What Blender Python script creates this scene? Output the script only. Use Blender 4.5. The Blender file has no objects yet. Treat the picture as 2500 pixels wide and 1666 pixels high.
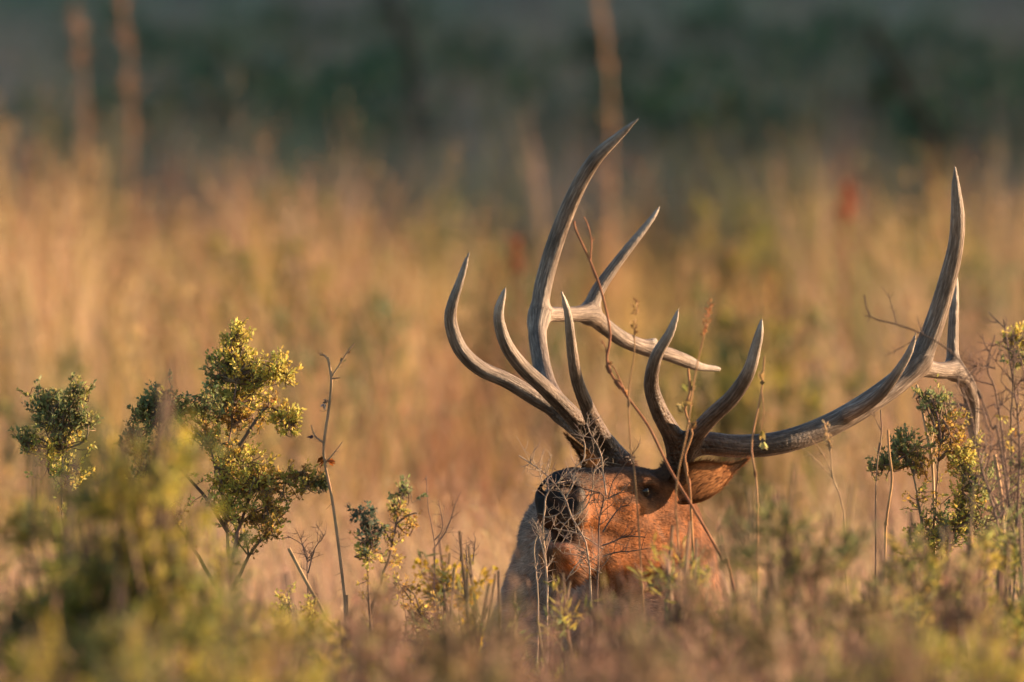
import bpy, math, random
import numpy as np
from mathutils import Vector

# ------------------------------------------------------------------ camera, sky, sun, exposure
SC = bpy.context.scene
COL = SC.collection
FOC = 45.0                     # metres from the camera to the elk
CZ = 1.75                      # camera height
K = 0.00105 / FOC              # radians per photo pixel (2500 px wide photograph)
SUN_AZ, SUN_EL = math.radians(71), math.radians(12)

cam_d = bpy.data.cameras.new('camera'); cam = bpy.data.objects.new('camera', cam_d); COL.objects.link(cam)
cam.location = (0, 0, CZ); cam.rotation_euler = (math.radians(90), 0, 0)
cam_d.sensor_width = 36.0; cam_d.lens = 36.0 / (2500 * K)
cam_d.clip_start = 0.5; cam_d.clip_end = 3000
cam_d.dof.use_dof = True; cam_d.dof.focus_distance = FOC - 0.12; cam_d.dof.aperture_fstop = 5.0
cam_d.dof.aperture_blades = 0
SC.camera = cam

W = bpy.data.worlds.new('World'); SC.world = W; W.use_nodes = True
nt = W.node_tree; bg = nt.nodes['Background']
sky = nt.nodes.new('ShaderNodeTexSky'); sky.sky_type = 'NISHITA'; sky.sun_disc = False
sky.sun_elevation = SUN_EL; sky.sun_rotation = SUN_AZ
nt.links.new(sky.outputs[0], bg.inputs[0]); bg.inputs[1].default_value = 0.068

sd = bpy.data.lights.new('sun', 'SUN'); sd.energy = 5.0; sd.angle = math.radians(0.6); sd.color = (1.0, 0.63, 0.36)
sun = bpy.data.objects.new('sun', sd); COL.objects.link(sun)
tosun = Vector((math.sin(SUN_AZ) * math.cos(SUN_EL), math.cos(SUN_AZ) * math.cos(SUN_EL), math.sin(SUN_EL)))
sun.rotation_euler = (-tosun).to_track_quat('-Z', 'Y').to_euler(); sun.location = tuple(tosun * 60)

vs = SC.view_settings
vs.view_transform = 'Standard'; vs.look = 'None'; vs.exposure = 1.6; vs.gamma = 1.0; vs.use_curve_mapping = False
SC.cycles.use_denoising = True
SC.cycles.max_bounces = 6; SC.cycles.diffuse_bounces = 3; SC.cycles.transmission_bounces = 4
SC.cycles.transparent_max_bounces = 4

# ------------------------------------------------------------------ helpers
rng = np.random.default_rng(7)
random.seed(7)
A = np.array

def px(x, y, d):
    """photo pixel (2500 x 1666) at distance d -> world point"""
    return A([(x - 1250) * K * d, d, CZ - (y - 833) * K * d])

def vnoise(x, y, s, seed=0):
    """cheap smooth value noise 0..1"""
    x = np.asarray(x, float) / s + seed * 17.3; y = np.asarray(y, float) / s + seed * 5.7
    xi = np.floor(x); yi = np.floor(y); fx = x - xi; fy = y - yi
    fx = fx * fx * (3 - 2 * fx); fy = fy * fy * (3 - 2 * fy)
    def h(a, b):
        v = np.sin(a * 127.1 + b * 311.7 + seed * 74.7) * 43758.5453
        return v - np.floor(v)
    return (h(xi, yi) * (1 - fx) + h(xi + 1, yi) * fx) * (1 - fy) + (h(xi, yi + 1) * (1 - fx) + h(xi + 1, yi + 1) * fx) * fy

def ground(x, y):
    x = np.asarray(x, float); y = np.asarray(y, float)
    t = np.clip((y - 47.0), 0, None)
    z = 0.039 * (np.sqrt(t * t + 16) - 4)
    far = np.clip(y - 170, 0, None); z = z + 0.05 * far
    z = z + 0.10 * (vnoise(x, y, 3.1, 1) - 0.5) + 0.5 * (vnoise(x, y, 17.0, 2) - 0.5) * np.clip((np.abs(x) - 3) / 10, 0, 1)
    # unseen ridge added right of the view to throw shade on the far slope
    r = np.clip((x - 24) / 24, 0, 1); r = r * r * (3 - 2 * r)
    q = np.clip((y - 101) / 22, 0, 1); q = q * q * (3 - 2 * q)
    return z + r * q * 17.0

class MB:
    """mesh collector: verts, faces (tri/quad), colour per vert"""
    def __init__(s):
        s.v = []; s.f = []; s.c = []; s.n = 0; s.org = A([0., 0., 0.])
    def add(s, v, f, c):
        v = np.asarray(v, float).reshape(-1, 3); c = np.broadcast_to(np.asarray(c, float), (len(v), 3))
        s.v.append(v); s.c.append(c); s.f.append(np.asarray(f, int) + s.n); s.n += len(v)
    def tube(s, P, R, col, k=5):
        P = np.asarray(P, float); R = np.broadcast_to(np.asarray(R, float), (len(P),))
        T = np.gradient(P, axis=0); T /= np.linalg.norm(T, axis=1)[:, None] + 1e-9
        a = A([0.31, 0.87, 0.37]) if abs(T[0] @ A([0.31, 0.87, 0.37])) < .9 else A([1., 0, 0])
        N = np.cross(T, a); N /= np.linalg.norm(N, axis=1)[:, None] + 1e-9
        B = np.cross(T, N); ph = np.arange(k) * 2 * math.pi / k
        V = P[:, None, :] + R[:, None, None] * (np.cos(ph)[None, :, None] * N[:, None, :] + np.sin(ph)[None, :, None] * B[:, None, :])
        n = len(P); i = np.arange(n - 1)[:, None] * k; j = np.arange(k)[None, :]; j2 = (j + 1) % k
        F = np.stack([i + j, i + j2, i + k + j2, i + k + j], -1).reshape(-1, 4)
        col = np.asarray(col, float)
        if col.ndim == 2: col = np.repeat(col, k, 0)
        s.add(V.reshape(-1, 3), F, col)
    def leaves(s, P, D, L, Wd, C, twist=None):
        """diamond leaves: base P, direction D (unit), length, width, colour"""
        n = len(P)
        if n == 0: return
        r = rng.normal(size=(n, 3)); S = np.cross(D, r); S /= np.linalg.norm(S, axis=1)[:, None] + 1e-9
        U = np.cross(S, D)
        L = np.broadcast_to(L, (n,))[:, None]; Wd = np.broadcast_to(Wd, (n,))[:, None]
        a = P; b = P + D * L * .5 + S * Wd * .5 + U * L * .06; c = P + D * L + U * L * .02; d = P + D * L * .5 - S * Wd * .5 + U * L * .06
        V = np.stack([a, b, c, d], 1).reshape(-1, 3)
        F = np.arange(n * 4).reshape(-1, 4)
        s.add(V, F, np.repeat(C, 4, 0))
    def blades(s, base, az, h, lean, wid, C, azr=None):
        """grass blades: ribbons of three pieces"""
        n = len(base)
        if n == 0: return
        ld = np.stack([np.cos(az), np.sin(az), 0 * az], 1)
        wa = rng.uniform(0, 2 * math.pi, n) if azr is None else azr
        wd = np.stack([np.cos(wa), np.sin(wa), 0 * wa], 1)
        V = []
        for t, w in ((0, .8), (.38, 1.), (.74, .7)):
            p = base + A([0, 0, 1.]) * (h * t * (1 - .18 * lean * t))[:, None] + ld * (h * lean * t * t)[:, None]
            V += [p - wd * (wid * w * .5)[:, None], p + wd * (wid * w * .5)[:, None]]
        V.append(base + A([0, 0, 1.]) * (h * (1 - .18 * lean))[:, None] + ld * (h * lean)[:, None])
        V = np.stack(V, 1).reshape(-1, 3); o = np.arange(n)[:, None] * 7
        F = np.concatenate([o + A([[0, 1, 3, 2]]), o + A([[2, 3, 5, 4]]), o + A([[4, 5, 6, 6]])], 0)
        s.add(V, F, np.repeat(C, 7, 0))
    def mesh(s, name, mat, smooth=False):
        V = np.concatenate(s.v) - s.org; C = np.concatenate(s.c)
        quads = [f for f in s.f if f.ndim == 2 and f.shape[1] == 4]; tris = [f for f in s.f if f.shape[1] == 3]
        Q = np.concatenate(quads) if quads else np.zeros((0, 4), int)
        deg = Q[:, 2] == Q[:, 3]
        T = np.concatenate(tris + [Q[deg][:, :3]]) if (tris or deg.any()) else np.zeros((0, 3), int)
        return raw_mesh(name, V, Q[~deg], T, mat, C, smooth)
    def obj(s, name, mat, parent=None, smooth=False):
        if s.n == 0: return None
        return link(name, s.mesh(name, mat, smooth), parent)

def raw_mesh(name, V, Q, T, mat, C=None, smooth=False):
    me = bpy.data.meshes.new(name)
    nl = len(Q) * 4 + len(T) * 3
    me.vertices.add(len(V)); me.loops.add(nl); me.polygons.add(len(Q) + len(T))
    me.vertices.foreach_set('co', np.ascontiguousarray(V, np.float32).ravel())
    me.loops.foreach_set('vertex_index', np.concatenate([Q.ravel(), T.ravel()]).astype(np.int32))
    st = np.concatenate([np.arange(len(Q)) * 4, len(Q) * 4 + np.arange(len(T)) * 3]).astype(np.int32)
    me.polygons.foreach_set('loop_start', st)
    me.update(calc_edges=True)
    if smooth: me.polygons.foreach_set('use_smooth', np.ones(len(Q) + len(T), bool))
    if C is not None:
        a = me.attributes.new('Col', 'FLOAT_COLOR', 'POINT')
        a.data.foreach_set('color', np.concatenate([C, np.ones((len(C), 1))], 1).astype(np.float32).ravel())
    if mat: me.materials.append(mat)
    return me

def link(name, me, parent=None):
    o = bpy.data.objects.new(name, me); COL.objects.link(o)
    if parent is not None: o.parent = parent
    return o

def tag(o, label, cat=None, group=None, kind=None):
    if label: o['label'] = label
    if cat: o['category'] = cat
    if group: o['group'] = group
    if kind: o['kind'] = kind
    return o

def empty(name, loc, label, cat, group=None):
    o = link(name, None); o.location = tuple(loc); o.empty_display_size = .1
    return tag(o, label, cat, group)

def copy_tree(o, parent=None):
    c = o.copy(); COL.objects.link(c); c.parent = parent
    for ch in [q for q in bpy.data.objects if q.parent == o]: copy_tree(ch, c)
    return c

def catmull(P, step):
    P = np.asarray(P, float); out = []
    Q = np.vstack([2 * P[0] - P[1], P, 2 * P[-1] - P[-2]])
    for i in range(1, len(Q) - 2):
        n = max(2, int(np.linalg.norm((Q[i + 1] - Q[i])[:3]) / step)); t = np.linspace(0, 1, n, endpoint=False)[:, None]
        a, b, c, d = Q[i - 1], Q[i], Q[i + 1], Q[i + 2]
        out.append(.5 * (2 * b + (c - a) * t + (2 * a - 5 * b + 4 * c - d) * t ** 2 + (3 * b - a - 3 * c + d) * t ** 3))
    out.append(P[-1:]); return np.vstack(out)

def unit(v):
    v = np.asarray(v, float); return v / (np.linalg.norm(v, axis=-1, keepdims=True) + 1e-9)

def jit(col, n, s=.18, hue=.06):
    c = np.asarray(col, float) * (1 + rng.normal(size=(n, 1)) * s) * (1 + rng.normal(size=(n, 3)) * hue)
    return np.clip(c, .004, .85)

# ------------------------------------------------------------------ materials
def veg_mat(name, transl=.3, rough=.65, spec=.25):
    m = bpy.data.materials.new(name); m.use_nodes = True; t = m.node_tree; N = t.nodes; Lk = t.links
    p = N['Principled BSDF']; out = N['Material Output']
    at = N.new('ShaderNodeAttribute'); at.attribute_name = 'Col'
    tc = N.new('ShaderNodeTexCoord'); nz = N.new('ShaderNodeTexNoise'); nz.inputs['Scale'].default_value = 26; nz.inputs['Detail'].default_value = 3
    Lk.new(tc.outputs['Object'], nz.inputs['Vector'])
    mr = N.new('ShaderNodeMapRange'); mr.inputs[1].default_value = .3; mr.inputs[2].default_value = .7; mr.inputs[3].default_value = .72; mr.inputs[4].default_value = 1.25
    Lk.new(nz.outputs[0], mr.inputs[0])
    mx = N.new('ShaderNodeVectorMath'); mx.operation = 'SCALE'
    Lk.new(at.outputs['Color'], mx.inputs[0]); Lk.new(mr.outputs[0], mx.inputs['Scale'])
    Lk.new(mx.outputs[0], p.inputs['Base Color']); p.inputs['Roughness'].default_value = rough; p.inputs['Specular IOR Level'].default_value = spec
    if transl > 0:
        tr = N.new('ShaderNodeBsdfTranslucent'); Lk.new(mx.outputs[0], tr.inputs['Color'])
        ms = N.new('ShaderNodeMixShader'); ms.inputs[0].default_value = transl
        Lk.new(p.outputs[0], ms.inputs[1]); Lk.new(tr.outputs[0], ms.inputs[2]); Lk.new(ms.outputs[0], out.inputs['Surface'])
    return m

M_GRASS = veg_mat('dry_grass', .35)
M_LEAF = veg_mat('leaf', .5, .6)
M_BARK = veg_mat('bark', 0, .8)
M_FUR = veg_mat('fur', .12, .6, .2)

def soil_mat():
    m = bpy.data.materials.new('soil'); m.use_nodes = True; t = m.node_tree; N = t.nodes
    p = N['Principled BSDF']; tc = N.new('ShaderNodeTexCoord'); nz = N.new('ShaderNodeTexNoise'); nz.inputs['Scale'].default_value = 1.7; nz.inputs['Detail'].default_value = 9
    cr = N.new('ShaderNodeValToRGB'); cr.color_ramp.elements[0].color = (.07, .05, .03, 1); cr.color_ramp.elements[1].color = (.22, .16, .09, 1)
    t.links.new(tc.outputs['Object'], nz.inputs['Vector']); t.links.new(nz.outputs[0], cr.inputs[0]); t.links.new(cr.outputs[0], p.inputs['Base Color'])
    p.inputs['Roughness'].default_value = .95
    b = N.new('ShaderNodeBump'); b.inputs['Strength'].default_value = .6; b.inputs['Distance'].default_value = .05
    t.links.new(nz.outputs[0], b.inputs['Height']); t.links.new(b.outputs[0], p.inputs['Normal'])
    return m
M_SOIL = soil_mat()

def antler_mat():
    m = bpy.data.materials.new('antler'); m.use_nodes = True; t = m.node_tree; N = t.nodes; Lk = t.links
    p = N['Principled BSDF']
    g = N.new('ShaderNodeAttribute'); g.attribute_name = 'groove'
    ti = N.new('ShaderNodeAttribute'); ti.attribute_name = 'tip'
    ba = N.new('ShaderNodeAttribute'); ba.attribute_name = 'root'
    nz = N.new('ShaderNodeTexNoise'); nz.inputs['Scale'].default_value = 4.2; nz.inputs['Detail'].default_value = 8; nz.inputs['Roughness'].default_value = .72
    Lk.new(g.outputs['Vector'], nz.inputs['Vector'])
    n2 = N.new('ShaderNodeTexNoise'); n2.inputs['Scale'].default_value = 1.3; n2.inputs['Detail'].default_value = 4
    Lk.new(g.outputs['Vector'], n2.inputs['Vector'])
    cr = N.new('ShaderNodeValToRGB'); e = cr.color_ramp.elements
    e[0].position = .33; e[0].color = (.050, .040, .034, 1); e[1].position = .70; e[1].color = (.50, .43, .36, 1)
    em = e.new(.5); em.color = (.185, .140, .106, 1)
    Lk.new(nz.outputs[0], cr.inputs[0])
    # white polished tips, dark stained roots
    tm = N.new('ShaderNodeMixRGB'); tm.inputs[2].default_value = (.66, .60, .52, 1)
    ad = N.new('ShaderNodeMath'); ad.operation = 'MULTIPLY_ADD'; ad.inputs[1].default_value = 1.2; ad.inputs[2].default_value = -.25
    Lk.new(n2.outputs[0], ad.inputs[0])
    tt = N.new('ShaderNodeMath'); tt.operation = 'MULTIPLY'; tt.use_clamp = True; Lk.new(ti.outputs['Fac'], tt.inputs[0]); Lk.new(ad.outputs[0], tt.inputs[1])
    t2 = N.new('ShaderNodeMath'); t2.operation = 'MULTIPLY'; t2.use_clamp = True; t2.inputs[1].default_value = 1.7; Lk.new(tt.outputs[0], t2.inputs[0])
    Lk.new(t2.outputs[0], tm.inputs[0]); Lk.new(cr.outputs[0], tm.inputs[1])
    rm = N.new('ShaderNodeMixRGB'); rm.blend_type = 'MULTIPLY'; rm.inputs[2].default_value = (.36, .25, .19, 1)
    Lk.new(ba.outputs['Fac'], rm.inputs[0]); Lk.new(tm.outputs[0], rm.inputs[1])
    tc = N.new('ShaderNodeTexCoord'); n3 = N.new('ShaderNodeTexNoise'); n3.inputs['Scale'].default_value = 9; n3.inputs['Detail'].default_value = 5; n3.inputs['Roughness'].default_value = .65
    Lk.new(tc.outputs['Object'], n3.inputs['Vector'])
    st = N.new('ShaderNodeMapRange'); st.inputs[1].default_value = .35; st.inputs[2].default_value = .62; st.inputs[3].default_value = .55; st.inputs[4].default_value = 1.15; Lk.new(n3.outputs[0], st.inputs[0])
    sv = N.new('ShaderNodeVectorMath'); sv.operation = 'SCALE'; Lk.new(rm.outputs[0], sv.inputs[0]); Lk.new(st.outputs[0], sv.inputs['Scale'])
    Lk.new(sv.outputs[0], p.inputs['Base Color'])
    pe = N.new('ShaderNodeTexVoronoi'); pe.inputs['Scale'].default_value = 110; Lk.new(tc.outputs['Object'], pe.inputs['Vector'])
    pm = N.new('ShaderNodeMath'); pm.operation = 'MULTIPLY'; Lk.new(pe.outputs['Distance'], pm.inputs[0]); Lk.new(ba.outputs['Fac'], pm.inputs[1])
    hs = N.new('ShaderNodeMath'); hs.operation = 'SUBTRACT'; Lk.new(nz.outputs[0], hs.inputs[0]); Lk.new(pm.outputs[0], hs.inputs[1])
    p.inputs['Roughness'].default_value = .48; p.inputs['Specular IOR Level'].default_value = .4
    b = N.new('ShaderNodeBump'); b.inputs['Strength'].default_value = .7; b.inputs['Distance'].default_value = .008
    Lk.new(hs.outputs[0], b.inputs['Height']); Lk.new(b.outputs[0], p.inputs['Normal'])
    return m
M_ANT = antler_mat()

def hide_mat():
    m = bpy.data.materials.new('hide'); m.use_nodes = True; t = m.node_tree; N = t.nodes; Lk = t.links
    p = N['Principled BSDF']; p.inputs['Specular IOR Level'].default_value = .22; at = N.new('ShaderNodeAttribute'); at.attribute_name = 'Col'
    wet = N.new('ShaderNodeAttribute'); wet.attribute_name = 'wet'
    tc = N.new('ShaderNodeTexCoord'); nz = N.new('ShaderNodeTexNoise'); nz.inputs['Scale'].default_value = 90; nz.inputs['Detail'].default_value = 4
    Lk.new(tc.outputs['Object'], nz.inputs['Vector'])
    mr = N.new('ShaderNodeMapRange'); mr.inputs[1].default_value = .3; mr.inputs[2].default_value = .7; mr.inputs[3].default_value = .65; mr.inputs[4].default_value = 1.3
    Lk.new(nz.outputs[0], mr.inputs[0])
    mx = N.new('ShaderNodeVectorMath'); mx.operation = 'SCALE'; Lk.new(at.outputs['Color'], mx.inputs[0]); Lk.new(mr.outputs[0], mx.inputs['Scale'])
    Lk.new(mx.outputs[0], p.inputs['Base Color'])
    r = N.new('ShaderNodeMapRange'); r.inputs[3].default_value = .8; r.inputs[4].default_value = .62; Lk.new(wet.outputs['Fac'], r.inputs[0]); Lk.new(r.outputs[0], p.inputs['Roughness'])
    b = N.new('ShaderNodeBump'); b.inputs['Strength'].default_value = .5; b.inputs['Distance'].default_value = .004
    Lk.new(nz.outputs[0], b.inputs['Height']); Lk.new(b.outputs[0], p.inputs['Normal'])
    return m
M_HIDE = hide_mat()

def plain(name, col, rough, spec=.5):
    m = bpy.data.materials.new(name); m.use_nodes = True; t = m.node_tree; p = t.nodes['Principled BSDF']
    nz = t.nodes.new('ShaderNodeTexNoise'); nz.inputs['Scale'].default_value = 40
    mx = t.nodes.new('ShaderNodeMixRGB'); mx.inputs[1].default_value = (*[c * .7 for c in col], 1); mx.inputs[2].default_value = (*col, 1)
    t.links.new(nz.outputs[0], mx.inputs[0]); t.links.new(mx.outputs[0], p.inputs['Base Color'])
    p.inputs['Roughness'].default_value = rough; p.inputs['Specular IOR Level'].default_value = spec
    return m
M_EAR = veg_mat('ear_skin', .55, .7, .2)
M_EYE = plain('eye', (.02, .012, .008), .06)

# ------------------------------------------------------------------ the ground
def build_ground():
    xs = np.unique(np.concatenate([-np.geomspace(14, 900, 26)[::-1], np.linspace(-14, 60, 150), np.geomspace(60, 900, 22)]))
    ys = np.unique(np.concatenate([-np.geomspace(5, 300, 8)[::-1], np.linspace(-5, 180, 260), np.geomspace(180, 1500, 26)]))
    X, Y = np.meshgrid(xs, ys, indexing='ij'); Z = ground(X, Y)
    n, m = X.shape; i = np.arange(n - 1)[:, None] * m + np.arange(m - 1)[None, :]
    Q = np.stack([i, i + m, i + m + 1, i + 1], -1).reshape(-1, 4)
    me = raw_mesh('ground', np.stack([X, Y, Z], -1).reshape(-1, 3), Q, np.zeros((0, 3), int), M_SOIL, None, True)
    o = link('ground', me); o['kind'] = 'structure'; o['label'] = 'dry earth sloping gently up behind the elk'
build_ground()

# ------------------------------------------------------------------ implicit surfaces
class Field:
    def __init__(s, xs, ys, zs):
        s.x, s.y, s.z = [np.asarray(a, np.float32) for a in (xs, ys, zs)]
        s.F = np.full((len(s.x), len(s.y), len(s.z)), .5, np.float32)
    def block(s, lo, hi):
        return tuple(slice(max(0, int(np.searchsorted(a, l)) - 1), int(np.searchsorted(a, h)) + 1) for a, l, h in zip((s.x, s.y, s.z), lo, hi))
    def pts(s, b):
        return s.x[b[0]][:, None, None], s.y[b[1]][None, :, None], s.z[b[2]][None, None, :]
    def join(s, b, d, k):
        a = s.F[b]; h = np.clip(.5 + .5 * (a - d) / k, 0, 1)
        s.F[b] = a * (1 - h) + d * h - k * h * (1 - h)
    def carve(s, b, d, k):
        a = s.F[b]; d = -d; h = np.clip(.5 - .5 * (a - d) / k, 0, 1)
        s.F[b] = a * (1 - h) + d * h + k * h * (1 - h)
    def chain(s, P, R, k, carve=False):
        P = np.asarray(P, np.float32); R = np.asarray(R, np.float32); pad = R.max() + 2 * k + .02
        b = s.block(P.min(0) - pad, P.max(0) + pad); D = np.full(s.F[b].shape, .5, np.float32)
        for i in range(len(P) - 1):
            pd = max(R[i], R[i + 1]) + 2 * k + .02
            c = s.block(np.minimum(P[i], P[i + 1]) - pd, np.maximum(P[i], P[i + 1]) + pd)
            x, y, z = s.pts(c); ab = P[i + 1] - P[i]; L2 = float(ab @ ab) + 1e-9
            t = np.clip(((x - P[i][0]) * ab[0] + (y - P[i][1]) * ab[1] + (z - P[i][2]) * ab[2]) / L2, 0, 1)
            d = np.sqrt((x - P[i][0] - t * ab[0]) ** 2 + (y - P[i][1] - t * ab[1]) ** 2 + (z - P[i][2] - t * ab[2]) ** 2) - (R[i] + t * (R[i + 1] - R[i]))
            rel = tuple(slice(q.start - w.start, q.stop - w.start) for q, w in zip(c, b))
            # the segment's block always lies inside the branch's block
            D[rel] = np.minimum(D[rel], d)
        (s.carve if carve else s.join)(b, D, k)
    def ellipsoid(s, C, axes, R, k, carve=False):
        """axes: rows are unit directions"""
        C = np.asarray(C, float); pad = max(R) + 2 * k + .02
        b = s.block(C - pad, C + pad); x, y, z = s.pts(b); x = x - C[0]; y = y - C[1]; z = z - C[2]
        q = [x * a[0] + y * a[1] + z * a[2] for a in axes]
        k0 = np.sqrt(sum((u / r) ** 2 for u, r in zip(q, R))); k1 = np.sqrt(sum((u / r ** 2) ** 2 for u, r in zip(q, R))) + 1e-6
        (s.carve if carve else s.join)(b, (k0 * (k0 - 1) / k1).astype(np.float32), k)
    def surface(s, smooth=2):
        F = s.F; S = F < 0; nx, ny, nz = F.shape
        c = np.zeros((nx - 1, ny - 1, nz - 1), np.int8)
        for dx in (0, 1):
            for dy in (0, 1):
                for dz in (0, 1): c += S[dx:nx - 1 + dx, dy:ny - 1 + dy, dz:nz - 1 + dz]
        I, J, Kk = np.nonzero((c > 0) & (c < 8)); n = len(I)
        idx = np.full(c.shape, -1, np.int32); idx[I, J, Kk] = np.arange(n)
        acc = np.zeros((n, 3)); cnt = np.zeros(n)
        G = (s.x, s.y, s.z); base = (I, J, Kk)
        for ax in range(3):
            o = [a for a in range(3) if a != ax]
            for u in (0, 1):
                for v in (0, 1):
                    p = [I, J, Kk]; p[o[0]] = p[o[0]] + u; p[o[1]] = p[o[1]] + v
                    q = list(p); q[ax] = q[ax] + 1
                    fa = F[tuple(p)]; fb = F[tuple(q)]; m = (fa < 0) != (fb < 0)
                    t = np.where(m, fa / np.where(m, fa - fb, 1), 0)
                    for w in range(3):
                        g = G[w]
                        val = g[p[w]] + (t * (g[q[w]] - g[p[w]]) if w == ax else 0)
                        acc[:, w] += np.where(m, val, 0)
                    cnt += m
        V = acc / np.maximum(cnt, 1)[:, None]; Q = []
        for ax in range(3):
            o = [(ax + 1) % 3, (ax + 2) % 3]
            sl0 = [slice(None)] * 3; sl1 = [slice(None)] * 3; sl0[ax] = slice(0, -1); sl1[ax] = slice(1, None)
            a = S[tuple(sl0)]; b = S[tuple(sl1)]; e = np.array(np.nonzero(a != b))
            ok = (e[o[0]] > 0) & (e[o[1]] > 0) & (e[o[0]] < F.shape[o[0]] - 1) & (e[o[1]] < F.shape[o[1]] - 1); e = e[:, ok]
            fl = a[tuple(e)]
            def cell(d0, d1):
                q = e.copy(); q[o[0]] -= d0; q[o[1]] -= d1; return idx[tuple(q)]
            q4 = np.stack([cell(1, 1), cell(0, 1), cell(0, 0), cell(1, 0)], 1); q4[~fl] = q4[~fl][:, ::-1]; Q.append(q4)
        Q = np.concatenate(Q); Q = Q[(Q >= 0).all(1)]
        for _ in range(smooth):
            a = np.zeros_like(V); w = np.zeros(len(V))
            for i in range(4):
                np.add.at(a, Q[:, i], V[Q[:, (i + 1) % 4]]); np.add.at(w, Q[:, i], 1)
            V = .45 * V + .55 * a / np.maximum(w, 1)[:, None]
        return V, Q

def vert_normals(V, Q):
    fn = np.cross(V[Q[:, 2]] - V[Q[:, 0]], V[Q[:, 3]] - V[Q[:, 1]]); N = np.zeros_like(V)
    for i in range(4): np.add.at(N, Q[:, i], fn)
    return unit(N)

# ------------------------------------------------------------------ the elk
ELK = A([px(1480, 1400, FOC)[0] + .1, FOC + .8, 0.0]); ELK[2] = float(ground(ELK[0], ELK[1]))
elk = empty('elk', ELK, 'bull elk bugling, head and branching antlers raised above the brush', 'elk')
th, pt, rl = math.radians(32), math.radians(10), math.radians(0)
HF = A([-math.sin(th) * math.cos(pt), -math.cos(th) * math.cos(pt), math.sin(pt)])
HL = A([math.cos(th), -math.sin(th), 0.])
HU = np.cross(HF, HL)
EYE_L = A([.165, .083, .004])
POLL = px(1582, 1200, FOC - .05) - (HF * EYE_L[0] + HL * EYE_L[1] + HU * EYE_L[2])
def hp(x, y, z): return POLL + HF * x + HL * y + HU * z

def antler(beams, label):
    """beams: list of branches; each a list of (px, py, depth offset, radius px). Branch 0 is the main beam."""
    br = []
    for B in beams:
        P = A([[*px(x, y, FOC + d), r * .00105] for x, y, d, r in B]); br.append(catmull(P, .016))
    allp = np.vstack(br); lo = allp[:, :3].min(0) - .06; hi = allp[:, :3].max(0) + .06
    F = Field(*[np.arange(lo[i], hi[i], .0058) for i in range(3)])
    for b in br: F.chain(b[:, :3], np.maximum(b[:, 3], .0035), .022)
    V, Q = F.surface(2); N = vert_normals(V, Q)
    # nearest branch, position along it, angle round it
    best = np.full(len(V), 1e9); bid = np.zeros(len(V), int); gro = np.zeros((len(V), 3)); tip = np.zeros(len(V)); root = np.zeros(len(V))
    for k, b in enumerate(br):
        P = b[:, :3]; T = unit(np.gradient(P, axis=0)); s = np.concatenate([[0], np.cumsum(np.linalg.norm(np.diff(P, axis=0), axis=1))])
        n1 = [unit(np.cross(T[0], A([.3, .8, .5])))]
        for i in range(1, len(P)): n1.append(unit(n1[-1] - T[i] * (n1[-1] @ T[i])))
        n1 = A(n1); n2 = np.cross(T, n1)
        for c in range(0, len(V), 20000):
            v = V[c:c + 20000]; D = np.linalg.norm(v[:, None, :] - P[None], axis=2); i = D.argmin(1)
            d = D[np.arange(len(v)), i] - b[i, 3]
            m = d < best[c:c + 20000] - (.004 if k else 0)
            r = v - P[i]; a1 = (r * n1[i]).sum(1); a2 = (r * n2[i]).sum(1); q = np.hypot(a1, a2) + 1e-6
            ss = s[i] + ((v - P[i]) * T[i]).sum(1)
            w = np.nonzero(m)[0] + c; ii = i[m]
            best[w] = d[m]; bid[w] = k
            gro[w] = np.stack([a1[m] / q[m] + k * 3.1, a2[m] / q[m], ss[m] * 3.4], 1)
            te = s[-1] - s[ii]
            tip[w] = np.clip(1 - te / .17, 0, 1) if not (k == 0) else 0
    d0 = np.linalg.norm(V - br[0][0, :3], axis=1); root = np.clip(1 - d0 / .42, 0, 1) ** .8
    V = V - ELK
    par = None
    for k in range(len(br)):
        f = bid[Q[:, 0]] == k
        if f.sum() < 4: continue
        q = Q[f]; u, inv = np.unique(q, return_inverse=True); q = inv.reshape(-1, 4)
        nm = 'antler' if k == 0 else 'tine'
        me = raw_mesh(nm, V[u], q, np.zeros((0, 3), int), M_ANT, None, True)
        for an, ar, ty in (('groove', gro[u], 'FLOAT_VECTOR'), ('tip', tip[u], 'FLOAT'), ('root', root[u], 'FLOAT')):
            a = me.attributes.new(an, ty, 'POINT'); a.data.foreach_set('vector' if ty == 'FLOAT_VECTOR' else 'value', np.ascontiguousarray(ar, np.float32).ravel())
        me.normals_split_custom_set_from_vertices(N[u].tolist())
        o = link(nm, me, elk if k == 0 else par)
        if k == 0: par = o; o['label'] = label

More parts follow.
